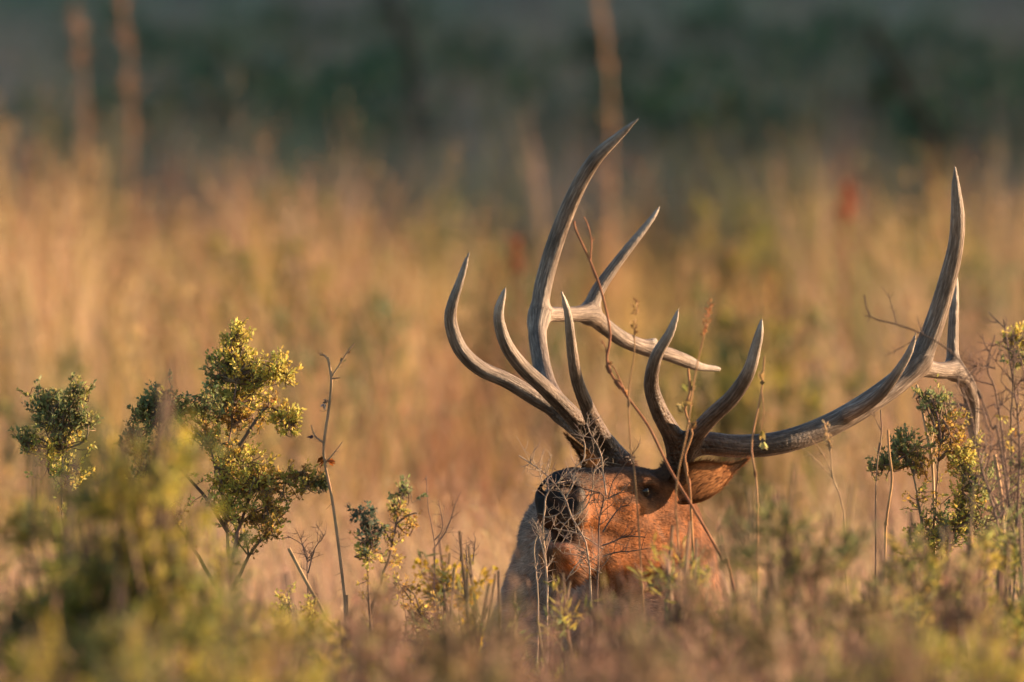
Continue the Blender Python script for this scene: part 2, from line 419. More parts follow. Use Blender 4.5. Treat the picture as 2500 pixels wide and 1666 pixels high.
antler([
    [(1662, 1140, .07, 31), (1668, 1100, .07, 30), (1720, 1083, .06, 29), (1796, 1090, .07, 29), (1895, 1083, .09, 29), (1993, 1053, .13, 29), (2091, 1003, .18, 29), (2189, 935, .24, 29), (2245, 880, .27, 29)],
    [(2225, 900, .26, 26), (2258, 850, .27, 27), (2285, 780, .27, 25), (2311, 694, .25, 23), (2333, 601, .22, 20), (2338, 527, .19, 18), (2334, 460, .16, 12), (2331, 405, .14, 4)],
    [(2240, 895, .28, 24), (2290, 905, .36, 21), (2330, 905, .44, 23), (2356, 930, .5, 21), (2370, 969, .55, 20), (2374, 1018, .6, 18), (2377, 1060, .64, 13), (2379, 1092, .66, 4)],
    [(2330, 908, .44, 20), (2326, 860, .45, 16), (2328, 790, .46, 14), (2332, 700, .47, 10), (2330, 640, .48, 4)],
    [(2075, 1008, .12, 20), (2120, 985, .05, 17), (2165, 945, 0, 15), (2212, 876, -.05, 11), (2228, 840, -.07, 8), (2237, 812, -.09, 3)],
    [(1655, 1112, .05, 27), (1640, 1060, .0, 25), (1610, 1005, -.06, 22), (1590, 940, -.12, 19), (1602, 872, -.18, 16), (1635, 815, -.22, 12), (1650, 775, -.24, 8), (1659, 750, -.25, 3)],
    [(1675, 1098, .04, 26), (1700, 1060, 0, 23), (1740, 1015, -.06, 21), (1790, 968, -.12, 20), (1828, 908, -.18, 17), (1845, 850, -.21, 14), (1855, 810, -.23, 11), (1860, 780, -.24, 4)],
], 'wide antler sweeping low to the side and turning up')
antler([
    [(1522, 1135, .16, 30), (1475, 1090, .17, 31), (1420, 1045, .2, 31), (1370, 1000, .25, 29), (1338, 950, .33, 26), (1322, 890, .42, 23), (1312, 820, .5, 23), (1315, 770, .55, 23)],
    [(1312, 790, .54, 22), (1328, 690, .57, 22.5), (1360, 580, .57, 21.5), (1405, 470, .54, 20), (1452, 390, .5, 18), (1508, 335, .46, 12), (1558, 290, .42, 4)],
    [(1325, 768, .56, 21), (1370, 768, .64, 19), (1410, 767, .7, 20), (1440, 768, .75, 24), (1475, 796, .82, 21), (1520, 828, .88, 20), (1578, 851, .95, 20), (1630, 865, 1.0, 18), (1680, 884, 1.06, 17), (1710, 896, 1.1, 11), (1755, 902, 1.15, 8)],
    [(1438, 768, .75, 23), (1457, 715, .77, 18), (1490, 665, .79, 15), (1530, 612, .81, 13), (1575, 556, .83, 10), (1600, 522, .84, 7), (1612, 502, .85, 3)],
    [(1375, 1010, .24, 22), (1308, 972, .2, 21), (1239, 930, .16, 20), (1170, 898, .12, 19.5), (1122, 850, .08, 18.5), (1100, 785, .05, 16.5), (1105, 740, .03, 14), (1122, 690, .02, 11), (1136, 645, .01, 8), (1146, 615, 0, 3)],
    [(1425, 1045, .15, 25), (1383, 1000, .08, 22), (1325, 942, .0, 20), (1274, 895, -.06, 19), (1235, 840, -.11, 17), (1217, 775, -.15, 14), (1224, 735, -.17, 11), (1234, 702, -.19, 4)],
    [(1478, 1082, .14, 24), (1452, 1035, .08, 21), (1430, 985, 0, 18), (1408, 925, -.07, 16), (1396, 850, -.14, 14), (1388, 775, -.2, 11), (1378, 735, -.23, 8), (1371, 712, -.25, 3)],
    [(1588, 846, .95, 13), (1601, 828, .95, 5)],
], 'steep antler rising with a tall dagger tine and a fork behind')

def build_elk_body():
    def axis(lo, f0, f1, hi, h=.0052, H=.032):
        a = np.arange(f0, f1, h); g = [h * 1.12 ** i for i in range(60)]; g = [min(q, H) for q in g]
        up = f1 + np.cumsum(g * 4); dn = f0 - np.cumsum(g * 4)
        return np.concatenate([dn[dn > lo][::-1], a, up[up < hi]])
    c = POLL
    lo = A([-.75, 44.35, -.05]); hi = A([1.75, 47.4, 1.75])
    xs = axis(lo[0], c[0] - .36, c[0] + .16, hi[0]); ys = axis(lo[1], c[1] - .55, c[1] + .12, hi[1]); zs = axis(lo[2], c[2] - .36, c[2] + .16, hi[2])
    F = Field(xs, ys, zs); AX = (HF, HL, HU)
    def ch(P, R, k=.03, carve=False): F.chain([hp(*p) for p in P], R, k, carve)
    def el(p, R, k=.03, carve=False): F.ellipsoid(hp(*p), AX, R, k, carve)
    # trunk of the bedded body, neck, legs folded under
    def bx(l): return A(l)
    nb = hp(-.02, 0, -.06)
    chest = A([px(1500, 0, 45.5)[0], 45.55, .62]); 
    F.chain([nb, hp(-.05, 0, -.17), .55 * hp(-.05, 0, -.17) + .45 * chest + A([0, 0, .0]), chest], [.085, .135, .20, .30], .05)
    F.chain([hp(.02, 0, -.16), hp(-.02, 0, -.30) + A([-.06, 0, 0]), chest + A([-.16, -.16, .12])], [.075, .14, .21], .06)
    F.chain([px(1500, 1250, 45.25), px(1440, 1340, 45.32), px(1430, 1600, 45.4)], [.12, .185, .27], .06)     # maned throat
    F.chain([px(1610, 1290, 45.15), px(1615, 1370, 45.2), px(1600, 1600, 45.45)], [.11, .135, .25], .06)
    dirb = unit(A([.62, .78, 0])); side = A([-dirb[1], dirb[0], 0])
    P = [chest, chest + dirb * .45 + A([0, 0, -.06]), chest + dirb * .95 + A([0, 0, -.10]), chest + dirb * 1.3 + A([0, 0, -.12])]
    F.chain(P, [.33, .40, .40, .33], .08)
    F.chain([chest + A([.05, .08, .1]), chest + dirb * .35 + A([0, 0, .22])], [.16, .14], .08)
    for s in (-1, 1):
        e = chest + side * s * .26
        F.chain([e + A([0, 0, -.1]), e - dirb * .18 + A([0, 0, -.42]), e + dirb * .26 + A([0, 0, -.50])], [.15, .07, .05], .05)
        h = P[3] + side * s * .26
        F.chain([h, h - dirb * .42 + A([0, 0, -.28]), h + dirb * .02 + A([0, 0, -.40]), h - dirb * .36 + A([0, 0, -.44])], [.24, .13, .06, .04], .05)
    F.chain([P[3] + dirb * .3 + A([0, 0, .1]), P[3] + dirb * .42 + A([0, 0, -.05])], [.05, .03], .04)
    # skull and muzzle
    el((.07, 0, -.02), (.125, .086, .088))
    ch([(.08, 0, -.005), (.19, 0, -.008), (.30, 0, -.018), (.40, 0, -.026), (.445, 0, -.036)], [.080, .069, .057, .051, .047])
    ch([(.06, .03, -.09), (.18, .02, -.095), (.30, .012, -.088), (.41, .012, -.085)], [.075, .062, .048, .040])
    ch([(.06, -.03, -.09), (.18, -.02, -.095), (.30, -.012, -.088), (.41, -.012, -.085)], [.075, .062, .048, .040])
    for s in (-1, 1):
        el((.450, s * .034, -.062), (.036, .037, .046), .02)             # nostril wings
        el((.430, s * .034, -.106), (.046, .030, .034), .018)            # upper lip
        el((.15, s * .068, .028), (.045, .026, .022), .025)
        el((.168, s * .082, .022), (.032, .012, .008), .01)              # brow ridge
        el((.20, s * .055, -.045), (.07, .03, .04), .03)                 # cheekbone
        ch([(.04, s * .055, -.10), (.15, s * .05, -.165), (.26, s * .03, -.190)], [.06, .05, .036], .03)   # jaw branch
        ch([(.03, s * .055, .03), (.035, s * .085, .085)], [.045, .036], .03)   # pedicle
    ch([(.24, 0, -.185), (.34, 0, -.206), (.42, 0, -.212)], [.044, .037, .036], .025)
    el((.440, 0, -.206), (.040, .048, .034), .015)                       # lower lip and chin
    el((.39, 0, -.242), (.055, .036, .032), .02)
    ch([(.20, 0, -.145), (.40, 0, -.155)], [.05, .038], .02)
    ch([(.405, 0, -.157), (.45, 0, -.160), (.53, 0, -.160)], [.012, .021, .026], .010, True)   # open mouth
    for s in (-1, 1):
        ch([(.492, s * .030, -.048), (.462, s * .040, -.042), (.435, s * .052, -.034)], [.013, .015, .009], .008, True)   # nostril
        el((.166, s * .094, .004), (.024, .016, .017), .01, True)        # eye socket
    V, Q = F.surface(2); N = vert_normals(V, Q)
    # colours of the coat
    L = V - POLL; x = L @ HF; y = L @ HL; z = L @ HU; ay = np.abs(y)
    def ss(a, b, t): t = np.clip((t - a) / (b - a), 0, 1); return t * t * (3 - 2 * t)
    n1 = vnoise(x * 1.0 + y, z + y * .5, .035, 3)[:, None]
    C = np.tile(A([.30, .235, .195]), (len(V), 1))                         # body and mane, pale tan brown, greyed to carry the neck's shade
    def mix(col, w): nonlocal C; w = np.clip(w, 0, 1)[:, None]; C = C * (1 - w) + A(col) * w
    tx = np.clip(x / .45, 0, 1); dax = np.sqrt((x - tx * .45) ** 2 + y ** 2 + (z + .08 + .03 * tx) ** 2)
    head = 1 - ss(.15, .21, dax)
    mix((.255, .090, .024), head)                                          # rufous face
    mix((.22, .085, .028), ss(.04, .14, y) * ss(-.42, -.30, z) * (1 - head))               # sunlit side of the neck, warm light put into the colour
    mix((.13, .062, .030), ss(.02, .06, z) * ss(-.02, .05, x) * (1 - ss(.30, .42, x)))  # dark crown
    mix((.075, .040, .024), ss(.03, .08, z) * (1 - ss(.05, .14, x)))
    mix((.12, .056, .028), ss(-.015, .03, z) * ss(.12, .26, x))
    mix((.040, .024, .018), ss(.30, .38, x) * ss(-.045, -.005, z))        # dark bridge of the nose
    mix((.085, .045, .026), ss(.37, .42, x) * ss(-.165, -.15, z) * (1 - ss(.02, .05, y) * ss(.44, .40, x)))          # muzzle
    mix((.012, .012, .014), ss(.425, .448, x) * ss(-.115, -.10, z))       # nose pad
    mix((.10, .048, .024), ss(.33, .40, x) * ss(-.17, -.20, z) * (1 - ss(-.235, -.26, z)) * (y < .01))  # chin's side away from the sun, shade painted into the coat
    mix((.05, .03, .02), ss(.30, .38, x) * ss(-.225, -.25, z) * .8)
    mix((.02, .010, .010), ss(.37, .385, x) * (ay < .044) * ss(-.184, -.176, z) * (1 - ss(-.142, -.13, z)))  # inside the mouth
    mix((.38, .22, .16), ss(.33, .37, x) * ss(-.20, -.188, z) * (1 - ss(-.180, -.172, z)) * .7)     # pale lower lip
    mix((.26, .15, .085), (1 - ss(.5, 1.0, np.sqrt(((x - .17) / .075) ** 2 + ((z - .0) / .05) ** 2))) * .35 * (ay > .03))
    mix((.13, .06, .03), (1 - ss(.5, 1.0, np.sqrt(((x - .235) / .06) ** 2 + ((z + .02 + (x - .2) * .25) / .014) ** 2))) * .8)
    mix((.09, .038, .017), ss(.35, .75, vnoise(x * 1.0, z * 2 + y, .045, 9)) * .55 * head)
    mix((.06, .032, .02), ss(.06, .10, x) * (1 - ss(.13, .17, x)) * ss(-.06, .0, z) * .5)
    er = np.sqrt(((x - .166) / .028) ** 2 + ((z - .002) / .018) ** 2)
    mix((.035, .02, .014), (1 - ss(.8, 1.25, er)) * (ay > .05))
    C *= .8 + .4 * n1
    wet = ss(.43, .45, x) * ss(-.12, -.10, z)
    me = raw_mesh('body', V - ELK, Q, np.zeros((0, 3), int), M_HIDE, C, True)
    a = me.attributes.new('wet', 'FLOAT', 'POINT'); a.data.foreach_set('value', wet.astype(np.float32))
    body = link('body', me, elk)
    # fur: short on the face, long on the neck
    fc = V[Q].mean(1); ar = np.linalg.norm(np.cross(V[Q[:, 2]] - V[Q[:, 0]], V[Q[:, 3]] - V[Q[:, 1]]), axis=1)
    d = np.linalg.norm(fc - POLL, axis=1)
    wgt = ar * np.where(d < .62, 1.0, .05) * (1 - .97 * wet[Q[:, 0]])
    n = 190000; pick = rng.choice(len(Q), n, p=wgt / wgt.sum())
    r = rng.dirichlet((1, 1, 1, 1), n); P = (V[Q[pick]] * r[:, :, None]).sum(1); nn = unit(N[Q[pick]].mean(1)); cc = C[Q[pick, 0]]
    xl = (P - POLL) @ HF; zl = (P - POLL) @ HU
    on_face = np.clip((xl + .08) / .12, 0, 1)[:, None]
    flow = -HF * (.4 + on_face) + A([0, 0, -1.]) * (1 - on_face * .8)
    flow = unit(flow - nn * (flow * nn).sum(1)[:, None] + rng.normal(size=(n, 3)) * .15)
    far_ = 1 - np.clip((np.sqrt((xl - np.clip(xl, 0, .45)) ** 2 + ((P - POLL) @ HL) ** 2 + (zl + .09) ** 2) - .15) / .06, 0, 1)
    ln = (.011 + .007 * rng.random(n)) * far_ + (1 - far_) * rng.uniform(.014, .036, n)
    ln = np.where((xl > .28) & (zl < -.22), rng.uniform(.015, .05, n), ln)
    dr = unit(flow + nn * rng.uniform(.06, .24, n)[:, None]); sd_ = unit(np.cross(dr, nn + rng.normal(size=(n, 3)) * .12))
    w = (.0007 + ln * .016)[:, None]; b0 = P - nn * .001
    Vf = np.stack([b0 - sd_ * w, b0 + sd_ * w, b0 + dr * ln[:, None]], 1).reshape(-1, 3)
    m = MB(); m.org = ELK; m.add(Vf, np.arange(n * 3).reshape(-1, 3), np.repeat(np.clip(cc * (1 + rng.normal(size=(n, 1)) * .26) * (.7 + .6 * vnoise(P[:, 0] + P[:, 1], P[:, 2], .03, 4))[:, None], .004, .8), 3, 0))
    fur = m.obj('fur', M_FUR, elk); fur['kind'] = 'stuff'
    # eyes
    for s in (-1, 1):
        e = hp(.166, s * .0705, .003); u, v_ = np.meshgrid(np.linspace(0, 2 * math.pi, 20), np.linspace(0, math.pi, 12), indexing='ij')
        X = e + .0170 * np.stack([np.cos(u) * np.sin(v_), np.sin(u) * np.sin(v_), np.cos(v_)], -1)
        i = np.arange(19)[:, None] * 12 + np.arange(11)[None]; q = np.stack([i, i + 12, i + 13, i + 1], -1).reshape(-1, 4)
        link('eye', raw_mesh('eye', X.reshape(-1, 3) - ELK, q, np.zeros((0, 3), int), M_EYE, None, True), elk)

def build_ear(base, tip, openv, wid, tone):
    base = A(base); tip = A(tip); ax = tip - base; L = np.linalg.norm(ax); ax = ax / L
    op = unit(openv - ax * (openv @ ax)); sd_ = np.cross(ax, op)
    nu, nv = 26, 17; V = []; C = []
    for i in range(nu):
        u = i / (nu - 1)
        w = wid * (.34 + .66 * math.sin(math.pi * min(1, u * 1.15 + .12)) ** .8) * (1 - u ** 4) if u < 1 else 0
        cup = (2.0 - 1.0 * u)
        for j in range(nv):
            v = (j / (nv - 1)) * 2 - 1; a = v * cup
            rr = w / max(math.sin(min(cup, 1.57)), .4)
            V.append(base + ax * (L * u) + sd_ * (rr * math.sin(a)) + op * (rr * (.55 - math.cos(a)) * .8) + op * (-.02 * math.sin(u * 2.6)))
            edge = abs(v) ** 6; c = tone * A([.48, .245, .11]) * (1 - .75 * max(0, 1 - u * 1.7)) * (1 - .4 * edge) * (1 - .25 * math.cos(v * 2.4) * (1 - u))  # darker base: shade in the ear's hollow put into the colour
            C.append(c)
    V = A(V); i = np.arange(nu - 1)[:, None] * nv + np.arange(nv - 1)[None]; q = np.stack([i, i + nv, i + nv + 1, i + 1], -1).reshape(-1, 4)
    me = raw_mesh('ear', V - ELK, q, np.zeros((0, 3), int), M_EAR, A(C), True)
    o = link('ear', me, elk)
    # hair fringing the ear
    N = vert_normals(V, q); n = 1100; qe = np.nonzero((np.arange(len(q)) % (nv - 1) < 1) | (np.arange(len(q)) % (nv - 1) > nv - 3))[0]; pick = qe[rng.integers(0, len(qe), n)]; r = rng.dirichlet((1, 1, 1, 1), n)
    P = (V[q[pick]] * r[:, :, None]).sum(1); nn = unit(N[q[pick]].mean(1)) * np.where(rng.random(n) < .5, 1, -1)[:, None]
    dr = unit(ax + nn * .35 + rng.normal(size=(n, 3)) * .3); s2 = unit(np.cross(dr, nn)); ln = rng.uniform(.008, .024, n)[:, None]
    m = MB(); m.org = ELK
    m.add(np.stack([P - s2 * .0012, P + s2 * .0012, P + dr * ln], 1).reshape(-1, 3), np.arange(n * 3).reshape(-1, 3), np.repeat(A(C)[q[pick, 0]] * (1 + rng.normal(size=(n, 1)) * .2), 3, 0))
    n = 1700; pick = rng.integers(0, len(q), n); r = rng.dirichlet((1, 1, 1, 1), n); P = (V[q[pick]] * r[:, :, None]).sum(1)
    nn = unit(N[q[pick]].mean(1)); nn *= np.sign((nn * op).sum(1))[:, None]; dr = unit(ax + nn * .18 + rng.normal(size=(n, 3)) * .14); s2 = unit(np.cross(dr, nn)); ln = rng.uniform(.012, .026, n)[:, None]
    m.add(np.stack([P - s2 * .0006, P + s2 * .0006, P + dr * ln], 1).reshape(-1, 3), np.arange(n * 3).reshape(-1, 3), np.repeat(np.clip(A(C)[q[pick, 0]] * (1.2 + rng.normal(size=(n, 1)) * .4), .01, .7), 3, 0))
    f = m.obj('ear_hair', M_FUR, o); f['kind'] = 'stuff'

build_elk_body()
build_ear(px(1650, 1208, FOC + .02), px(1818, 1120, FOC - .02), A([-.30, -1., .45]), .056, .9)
build_ear(hp(.0, -.075, -.01), px(1380, 1066, FOC + .26), HF + A([-.3, 0, .1]), .05, .35)  # far ear in a darkened colour, to mute its backlit glow

# ------------------------------------------------------------------ plants
def grass_field(name, label, pts, hts, nb, cols, wid, spread=.07, mat=M_GRASS, seedfrac=.25, lean=(.08, .45), wind=None):
    m = MB()
    n = len(pts); cnt = rng.poisson(nb, n).clip(4); ci = np.repeat(np.arange(n), cnt); N = len(ci)
    r = np.abs(rng.normal(size=N)) * spread; a = rng.uniform(0, 2 * math.pi, N)
    x = pts[ci, 0] + r * np.cos(a); y = pts[ci, 1] + r * np.sin(a); z = ground(x, y) - .02
    az = a + rng.normal(size=N) * .6
    h = hts[ci] * rng.uniform(.45, 1.05, N); le = rng.uniform(*lean, N)
    if wind is not None:
        wv = rng.random(N) < .55; az = np.where(wv, wind[ci] + rng.normal(size=N) * .35, az)
    C = cols[ci] * (1 + rng.normal(size=(N, 1)) * .22) * (1 + rng.normal(size=(N, 3)) * .05)
    C = np.clip(C, .006, .8); base = np.stack([x, y, z], 1)
    m.blades(base, az, h, le, wid * rng.uniform(.6, 1.4, N), C)
    # seed heads on some blades
    k = np.nonzero((rng.random(N) < seedfrac) & (h > .6 * hts[ci]))[0]
    if len(k):
        ld = np.stack([np.cos(az[k]), np.sin(az[k]), 0 * k], 1)
        for q in range(5):
            t = rng.uniform(.78, 1.02, len(k)); p = base[k] + A([0, 0, 1.]) * (h[k] * t * (1 - .18 * le[k] * t))[:, None] + ld * (h[k] * le[k] * t * t)[:, None]
            D = unit(rng.normal(size=(len(k), 3)) * .55 + A([0, 0, 1.]) + ld * le[k][:, None])
            m.leaves(p, D, rng.uniform(.025, .06, len(k)), wid * 1.3, C[k] * 1.08)
    o = m.obj(name, mat); tag(o, label, 'grass', kind='stuff'); return o

def palette(x, y, seed, pal, s=2.2, ay=1., rnd=.35):
    """pick clump colours in patches"""
    n = len(x); v = .5 + (vnoise(x, y / ay, s, seed) + .5 * vnoise(x, y / ay, s * .4, seed + 1) - .75) * 1.35 + (rng.random(n) - .5) * rnd; v = np.clip(v, 0, .999) * len(pal); i = v.astype(int)
    return np.asarray(pal, float)[i]

DKB = (.13, .085, .055)
TAN, GOLD, STRAW, PINK, RUST, OLIVE = (.46, .32, .185), (.54, .37, .13), (.58, .44, .26), (.46, .31, .23), (.34, .16, .085), (.23, .225, .08)

def scatter(y0, y1, dens, mx0=1.3, mx1=3.5, pw=1.0):
    """clumps over the strip the camera sees between two distances, with a margin (wider to the sunny side)"""
    A_ = 0; out = []
    ys = np.arange(y0, y1, 1.0)
    for yy in ys:
        hw = 1250 * K * (yy + .5); w0, w1 = -hw - mx0, hw + mx1; n = rng.poisson(dens * (w1 - w0))
        out.append(np.stack([rng.uniform(w0, w1, n), yy + rng.random(n)], 1))
    return np.concatenate(out)

# grass close behind the elk, fine and pale
p = scatter(46.6, 62, 9.0); p = p[(np.hypot(p[:, 0] - ELK[0] - .35, p[:, 1] - ELK[1] - .5) > 1.25)]
hh = .80 + .45 * vnoise(p[:, 0], p[:, 1], 1.4, 5)
grass_field('pale_grass', 'fine pale tan grass standing just behind the elk', p, hh, 34, palette(p[:, 0], p[:, 1], 6, [PINK, TAN, STRAW, TAN, PINK, STRAW], 1.6), .0032, .08, wind=2.6 + .5 * vnoise(p[:, 0], p[:, 1], 4, 9))
# golden grass on the slope
p = scatter(62, 101, 3.4); hh = (.75 + .65 * vnoise(p[:, 0], p[:, 1], 2.3, 7)) * rng.uniform(.65, 1.15, len(p))
hh *= .42 + .7 * np.clip(vnoise(p[:, 0], p[:, 1] / 6, .7, 31) * 2.4 - .5, 0, 1)
grass_field('golden_grass', 'sunlit golden bunchgrass blurred across the middle of the slope', p, hh, 46, palette(p[:, 0], p[:, 1], 8, [DKB, OLIVE, DKB, OLIVE, GOLD, PINK, TAN, RUST, STRAW, GOLD, (.42, .36, .11), OLIVE], .6, 9., .16), .0055, .12, wind=2.4 + 1.0 * vnoise(p[:, 0], p[:, 1], 5, 12))
p = scatter(60, 116, .9); hh = rng.uniform(.9, 1.55, len(p))
grass_field('tall_grass', 'narrow tufts of taller seeding grass among the golden grass', p, hh, 26, palette(p[:, 0], p[:, 1], 18, [DKB, RUST, OLIVE, GOLD, (.56, .40, .22), PINK, STRAW, RUST], .8, 5., .5), .006, .035, lean=(.05, .25), seedfrac=.6)
p = scatter(70, 92, 1.3); p = p[(p[:, 0] / p[:, 1] < -.0185 + .004 * rng.normal(size=len(p)))]; hh = rng.uniform(1.0, 1.75, len(p))
grass_field('tall_left_grass', 'tall pinkish gold grass stand reaching up into the dark far slope', p, hh, 34, palette(p[:, 0], p[:, 1], 19, [STRAW, PINK, GOLD, TAN, RUST], .9), .006, .07, lean=(.05, .25), seedfrac=.5)
# shaded grass on the far slope
p = scatter(97, 150, 2.1); hh = .7 + .7 * vnoise(p[:, 0], p[:, 1], 2.9, 10)
grass_field('shaded_grass', 'grey-brown grass in evening shade on the far slope', p, hh, 34, palette(p[:, 0], p[:, 1], 11, [(.50, .37, .30), (.36, .34, .20), (.52, .40, .30), (.46, .34, .28), (.30, .34, .20)], 3.0), .007, .13)
p = scatter(150, 300, .11); hh = .8 + .9 * vnoise(p[:, 0], p[:, 1], 6, 10)
grass_field('distant_grass', 'dim distant grass along the top of the far slope', p, hh, 50, palette(p[:, 0], p[:, 1], 13, [(.34, .36, .24), (.24, .34, .22), (.26, .36, .26), (.40, .34, .27)], 4), .014, .35, seedfrac=.1)

# ---- random shrubs
def shrub_parts(height, rad, nst, leaf_len, leaf_w, leafcol, per, barkcol, twigs=16, seed=0, upright=.6, leaffrac=(.35, 1.), droop=0.):
    """returns branch MB list and foliage MB, about the origin"""
    r = np.random.default_rng(seed); st = MB(); fo = MB()
    for i in range(nst):
        a = r.uniform(0, 2 * math.pi); rr = rad * math.sqrt(r.random()) ; tp = A([rr * math.cos(a), rr * math.sin(a), height * (1 - .30 * (rr / rad) ** 2) * r.uniform(.84, 1.0)])
        mid = A([tp[0] * .35 + r.normal() * .04, tp[1] * .35 + r.normal() * .04, tp[2] * .5])
        P = catmull([[r.normal() * .03, r.normal() * .03, -.05], mid, tp], height / 9)
        P[1:-1] += r.normal(size=(len(P) - 2, 3)) * height * .012
        st.tube(P, np.linspace(.009, .0025, len(P)) * height, jit(barkcol, 1)[0], 4)
        T = r.uniform(leaffrac[0], 1, twigs) ** .6; S = P[(T * (len(P) - 1)).astype(int)]
        D = unit(r.normal(size=(twigs, 3)) * (1 - upright * .6) + A([0, 0, upright]) + unit(tp * A([1, 1, 0]) + 1e-6) * .35)
        ln = r.uniform(.06, .17, twigs) * (height ** .7) * (1.15 - .5 * T)
        for k in range(twigs):
            q = catmull([S[k], S[k] + D[k] * ln[k] * .5 + r.normal(size=3) * .008, S[k] + D[k] * ln[k] + A([0, 0, .02 * upright - droop * ln[k]])], ln[k] / 3)
            st.tube(q, np.linspace(.0022, .001, len(q)), jit(barkcol, 1)[0], 3)
            n = per; t = r.uniform(.15, 1, n); pp = S[k] + D[k] * (ln[k] * t)[:, None] + r.normal(size=(n, 3)) * .006
            dd = unit(D[k] * .8 + r.normal(size=(n, 3)) * .7)
            lc = A(leafcol[r.integers(0, len(leafcol))])
            fo.leaves(pp, dd, leaf_len * r.uniform(.6, 1.3, n), leaf_w, jit(lc, n, .2, .07))
    return st, fo

def shrub(name, label, base, height, rad, nst, leaf_len, leaf_w, leafcol, per, barkcol=(.16, .12, .085), group=None, cat='shrub', **kw):
    e = empty(name, base, label, cat, group); st, fo = shrub_parts(height, rad, nst, leaf_len, leaf_w, leafcol, per, barkcol, **kw)
    st.obj('woody_stem', M_BARK, e); f = fo.obj('foliage', M_LEAF, e)
    if f: f['kind'] = 'stuff'
    return e

def at_top(x, y, d, h=None):
    """ground point under pixel column x at distance d, and the height that lifts a plant's top to pixel row y"""
    p = px(x, y, d); g = float(ground(p[0], d)); return (p[0], d, g), p[2] - g

YG = [(.34, .33, .08), (.42, .37, .08), (.28, .29, .08), (.46, .38, .09)]      # rabbitbrush
GG = [(.17, .20, .085), (.22, .235, .09), (.13, .165, .075)]                        # grey-green
DG = [(.13, .25, .14), (.17, .28, .12), (.13, .22, .16)]                       # dark green

# dark shrubs on the far, shaded slope
far = [(560, 70, 112), (880, 90, 110), (180, 170, 112), (60, 230, 106), (720, 110, 118), (1320, 130, 110), (1620, 100, 108), (1780, 140, 112), (2250, 90, 114), (2400, 110, 106),
       (420, 20, 126), (1050, 40, 122), (1180, 30, 128), (1900, 30, 124), (2050, 10, 128), (2480, 20, 122), (1500, 10, 130), (300, -20, 134), (640, -40, 140), (2150, -30, 138), (1000, -50, 144), (1750, -40, 142)]
def far_shrubs():
    protos = []
    for i in range(4):
        st, fo = shrub_parts(1.0, .52, 26, .042, .022, DG if i % 2 else DG + GG[:1], 16, (.16, .12, .11), twigs=14, seed=50 + i, upright=.4)
        protos.append((st.mesh('woody_stem', M_BARK), fo.mesh('foliage', M_LEAF)))
    for i, (x, y, d) in enumerate(far):
        b, h = at_top(x, y, d); h = max(1.0, min(h, 2.3))
        e = empty('far_shrub', b, 'dark green shrub blurred on the shaded far slope', 'shrub', 'dark shrubs on the far slope')
        s, f = protos[i % 4]; link('woody_stem', s, e); fo = link('foliage', f, e); fo['kind'] = 'stuff'
        e.scale = (h * rng.uniform(1.0, 1.5), h * rng.uniform(1.0, 1.4), h); e.rotation_euler.z = rng.uniform(0, 6.28)
far_shrubs()
# olive shrubs in the golden grass
mid = [(560, 600, 84), (640, 520, 80), (850, 660, 72), (1700, 640, 76), (1860, 680, 70), (720, 400, 92), (1120, 440, 90), (1780, 430, 88), (2420, 580, 78), (200, 800, 66), (2280, 480, 86), (1240, 620, 80)]
def mid_shrubs():
    protos = []
    for i in range(3):
        st, fo = shrub_parts(1.0, .40, 22, .034, .012, [GG, GG + YG[:2], GG + DG[:1]][i], 18, (.12, .09, .06), twigs=13, seed=70 + i, upright=.55)
        protos.append((st.mesh('woody_stem', M_BARK), fo.mesh('foliage', M_LEAF)))
    for i, (x, y, d) in enumerate(mid):
        b, h = at_top(x, y, d); h = max(.6, min(h, 1.5))
        e = empty('slope_shrub', b, 'olive green shrub blurred among the golden grass', 'shrub', 'olive shrubs in the golden grass')
        s, f = protos[i % 3]; link('woody_stem', s, e); fo = link('foliage', f, e); fo['kind'] = 'stuff'
        e.scale = (h * rng.uniform(.8, 1.3), h, h); e.rotation_euler.z = rng.uniform(0, 6.28)
mid_shrubs()

# ---- tall blurred stalks of the background
def bg_stalk(name, label, pts, d, r, col, leafn=30, leafcol=None, group=None, ls=.05, cat='stalk', top=.6, fat=1.):
    P = [px(x, y, d) for x, y in pts]; g = A([P[-1][0], d, float(ground(P[-1][0], d)) - .02]); P.append(g)
    e = empty(name, g, label, cat, group); m = MB(); m.org = g; C = catmull(P, .08)
    m.tube(C, np.linspace(r * .6, r, len(C)), col, 6); m.obj('stem', M_BARK, e)
    f = MB(); f.org = g; n = leafn; t = rng.random(n) ** 1.4 * top; i = (t * (len(C) - 1)).astype(int)
    f.leaves(C[i] + rng.normal(size=(n, 3)) * r * fat, unit(rng.normal(size=(n, 3)) * .6 + A([0, 0, .9])), ls, ls * .3, jit(leafcol or col, n, .15)); o = f.obj('seed_head', M_GRASS, e); o['kind'] = 'stuff'
bg_stalk('pale_stalk', 'tall pale blurred stalk rising against the dark far shrubs', [(1452, -60), (1470, 60), (1482, 160), (1490, 260)], 90, .011, (.42, .25, .14), 60, (.42, .25, .14), ls=.06)
bg_stalk('pale_stalk', 'pair of dim blurred tan stalks before the dark far brush', [(185, 40), (195, 140), (205, 240)], 91, .012, (.30, .18, .12), 70, (.30, .18, .12), 'twin stalks before the far brush', .07)
bg_stalk('pale_stalk', 'pair of dim blurred tan stalks before the dark far brush', [(296, -20), (305, 90), (318, 200)], 91, .012, (.32, .19, .12), 70, (.32, .19, .12), 'twin stalks before the far brush', .07)
bg_stalk('dead_trunk', 'leaning dark dead trunk blurred on the far slope', [(2120, 60), (2180, 160), (2230, 260), (2280, 340)], 97, .034, (.07, .045, .035), 30, (.12, .07, .05))
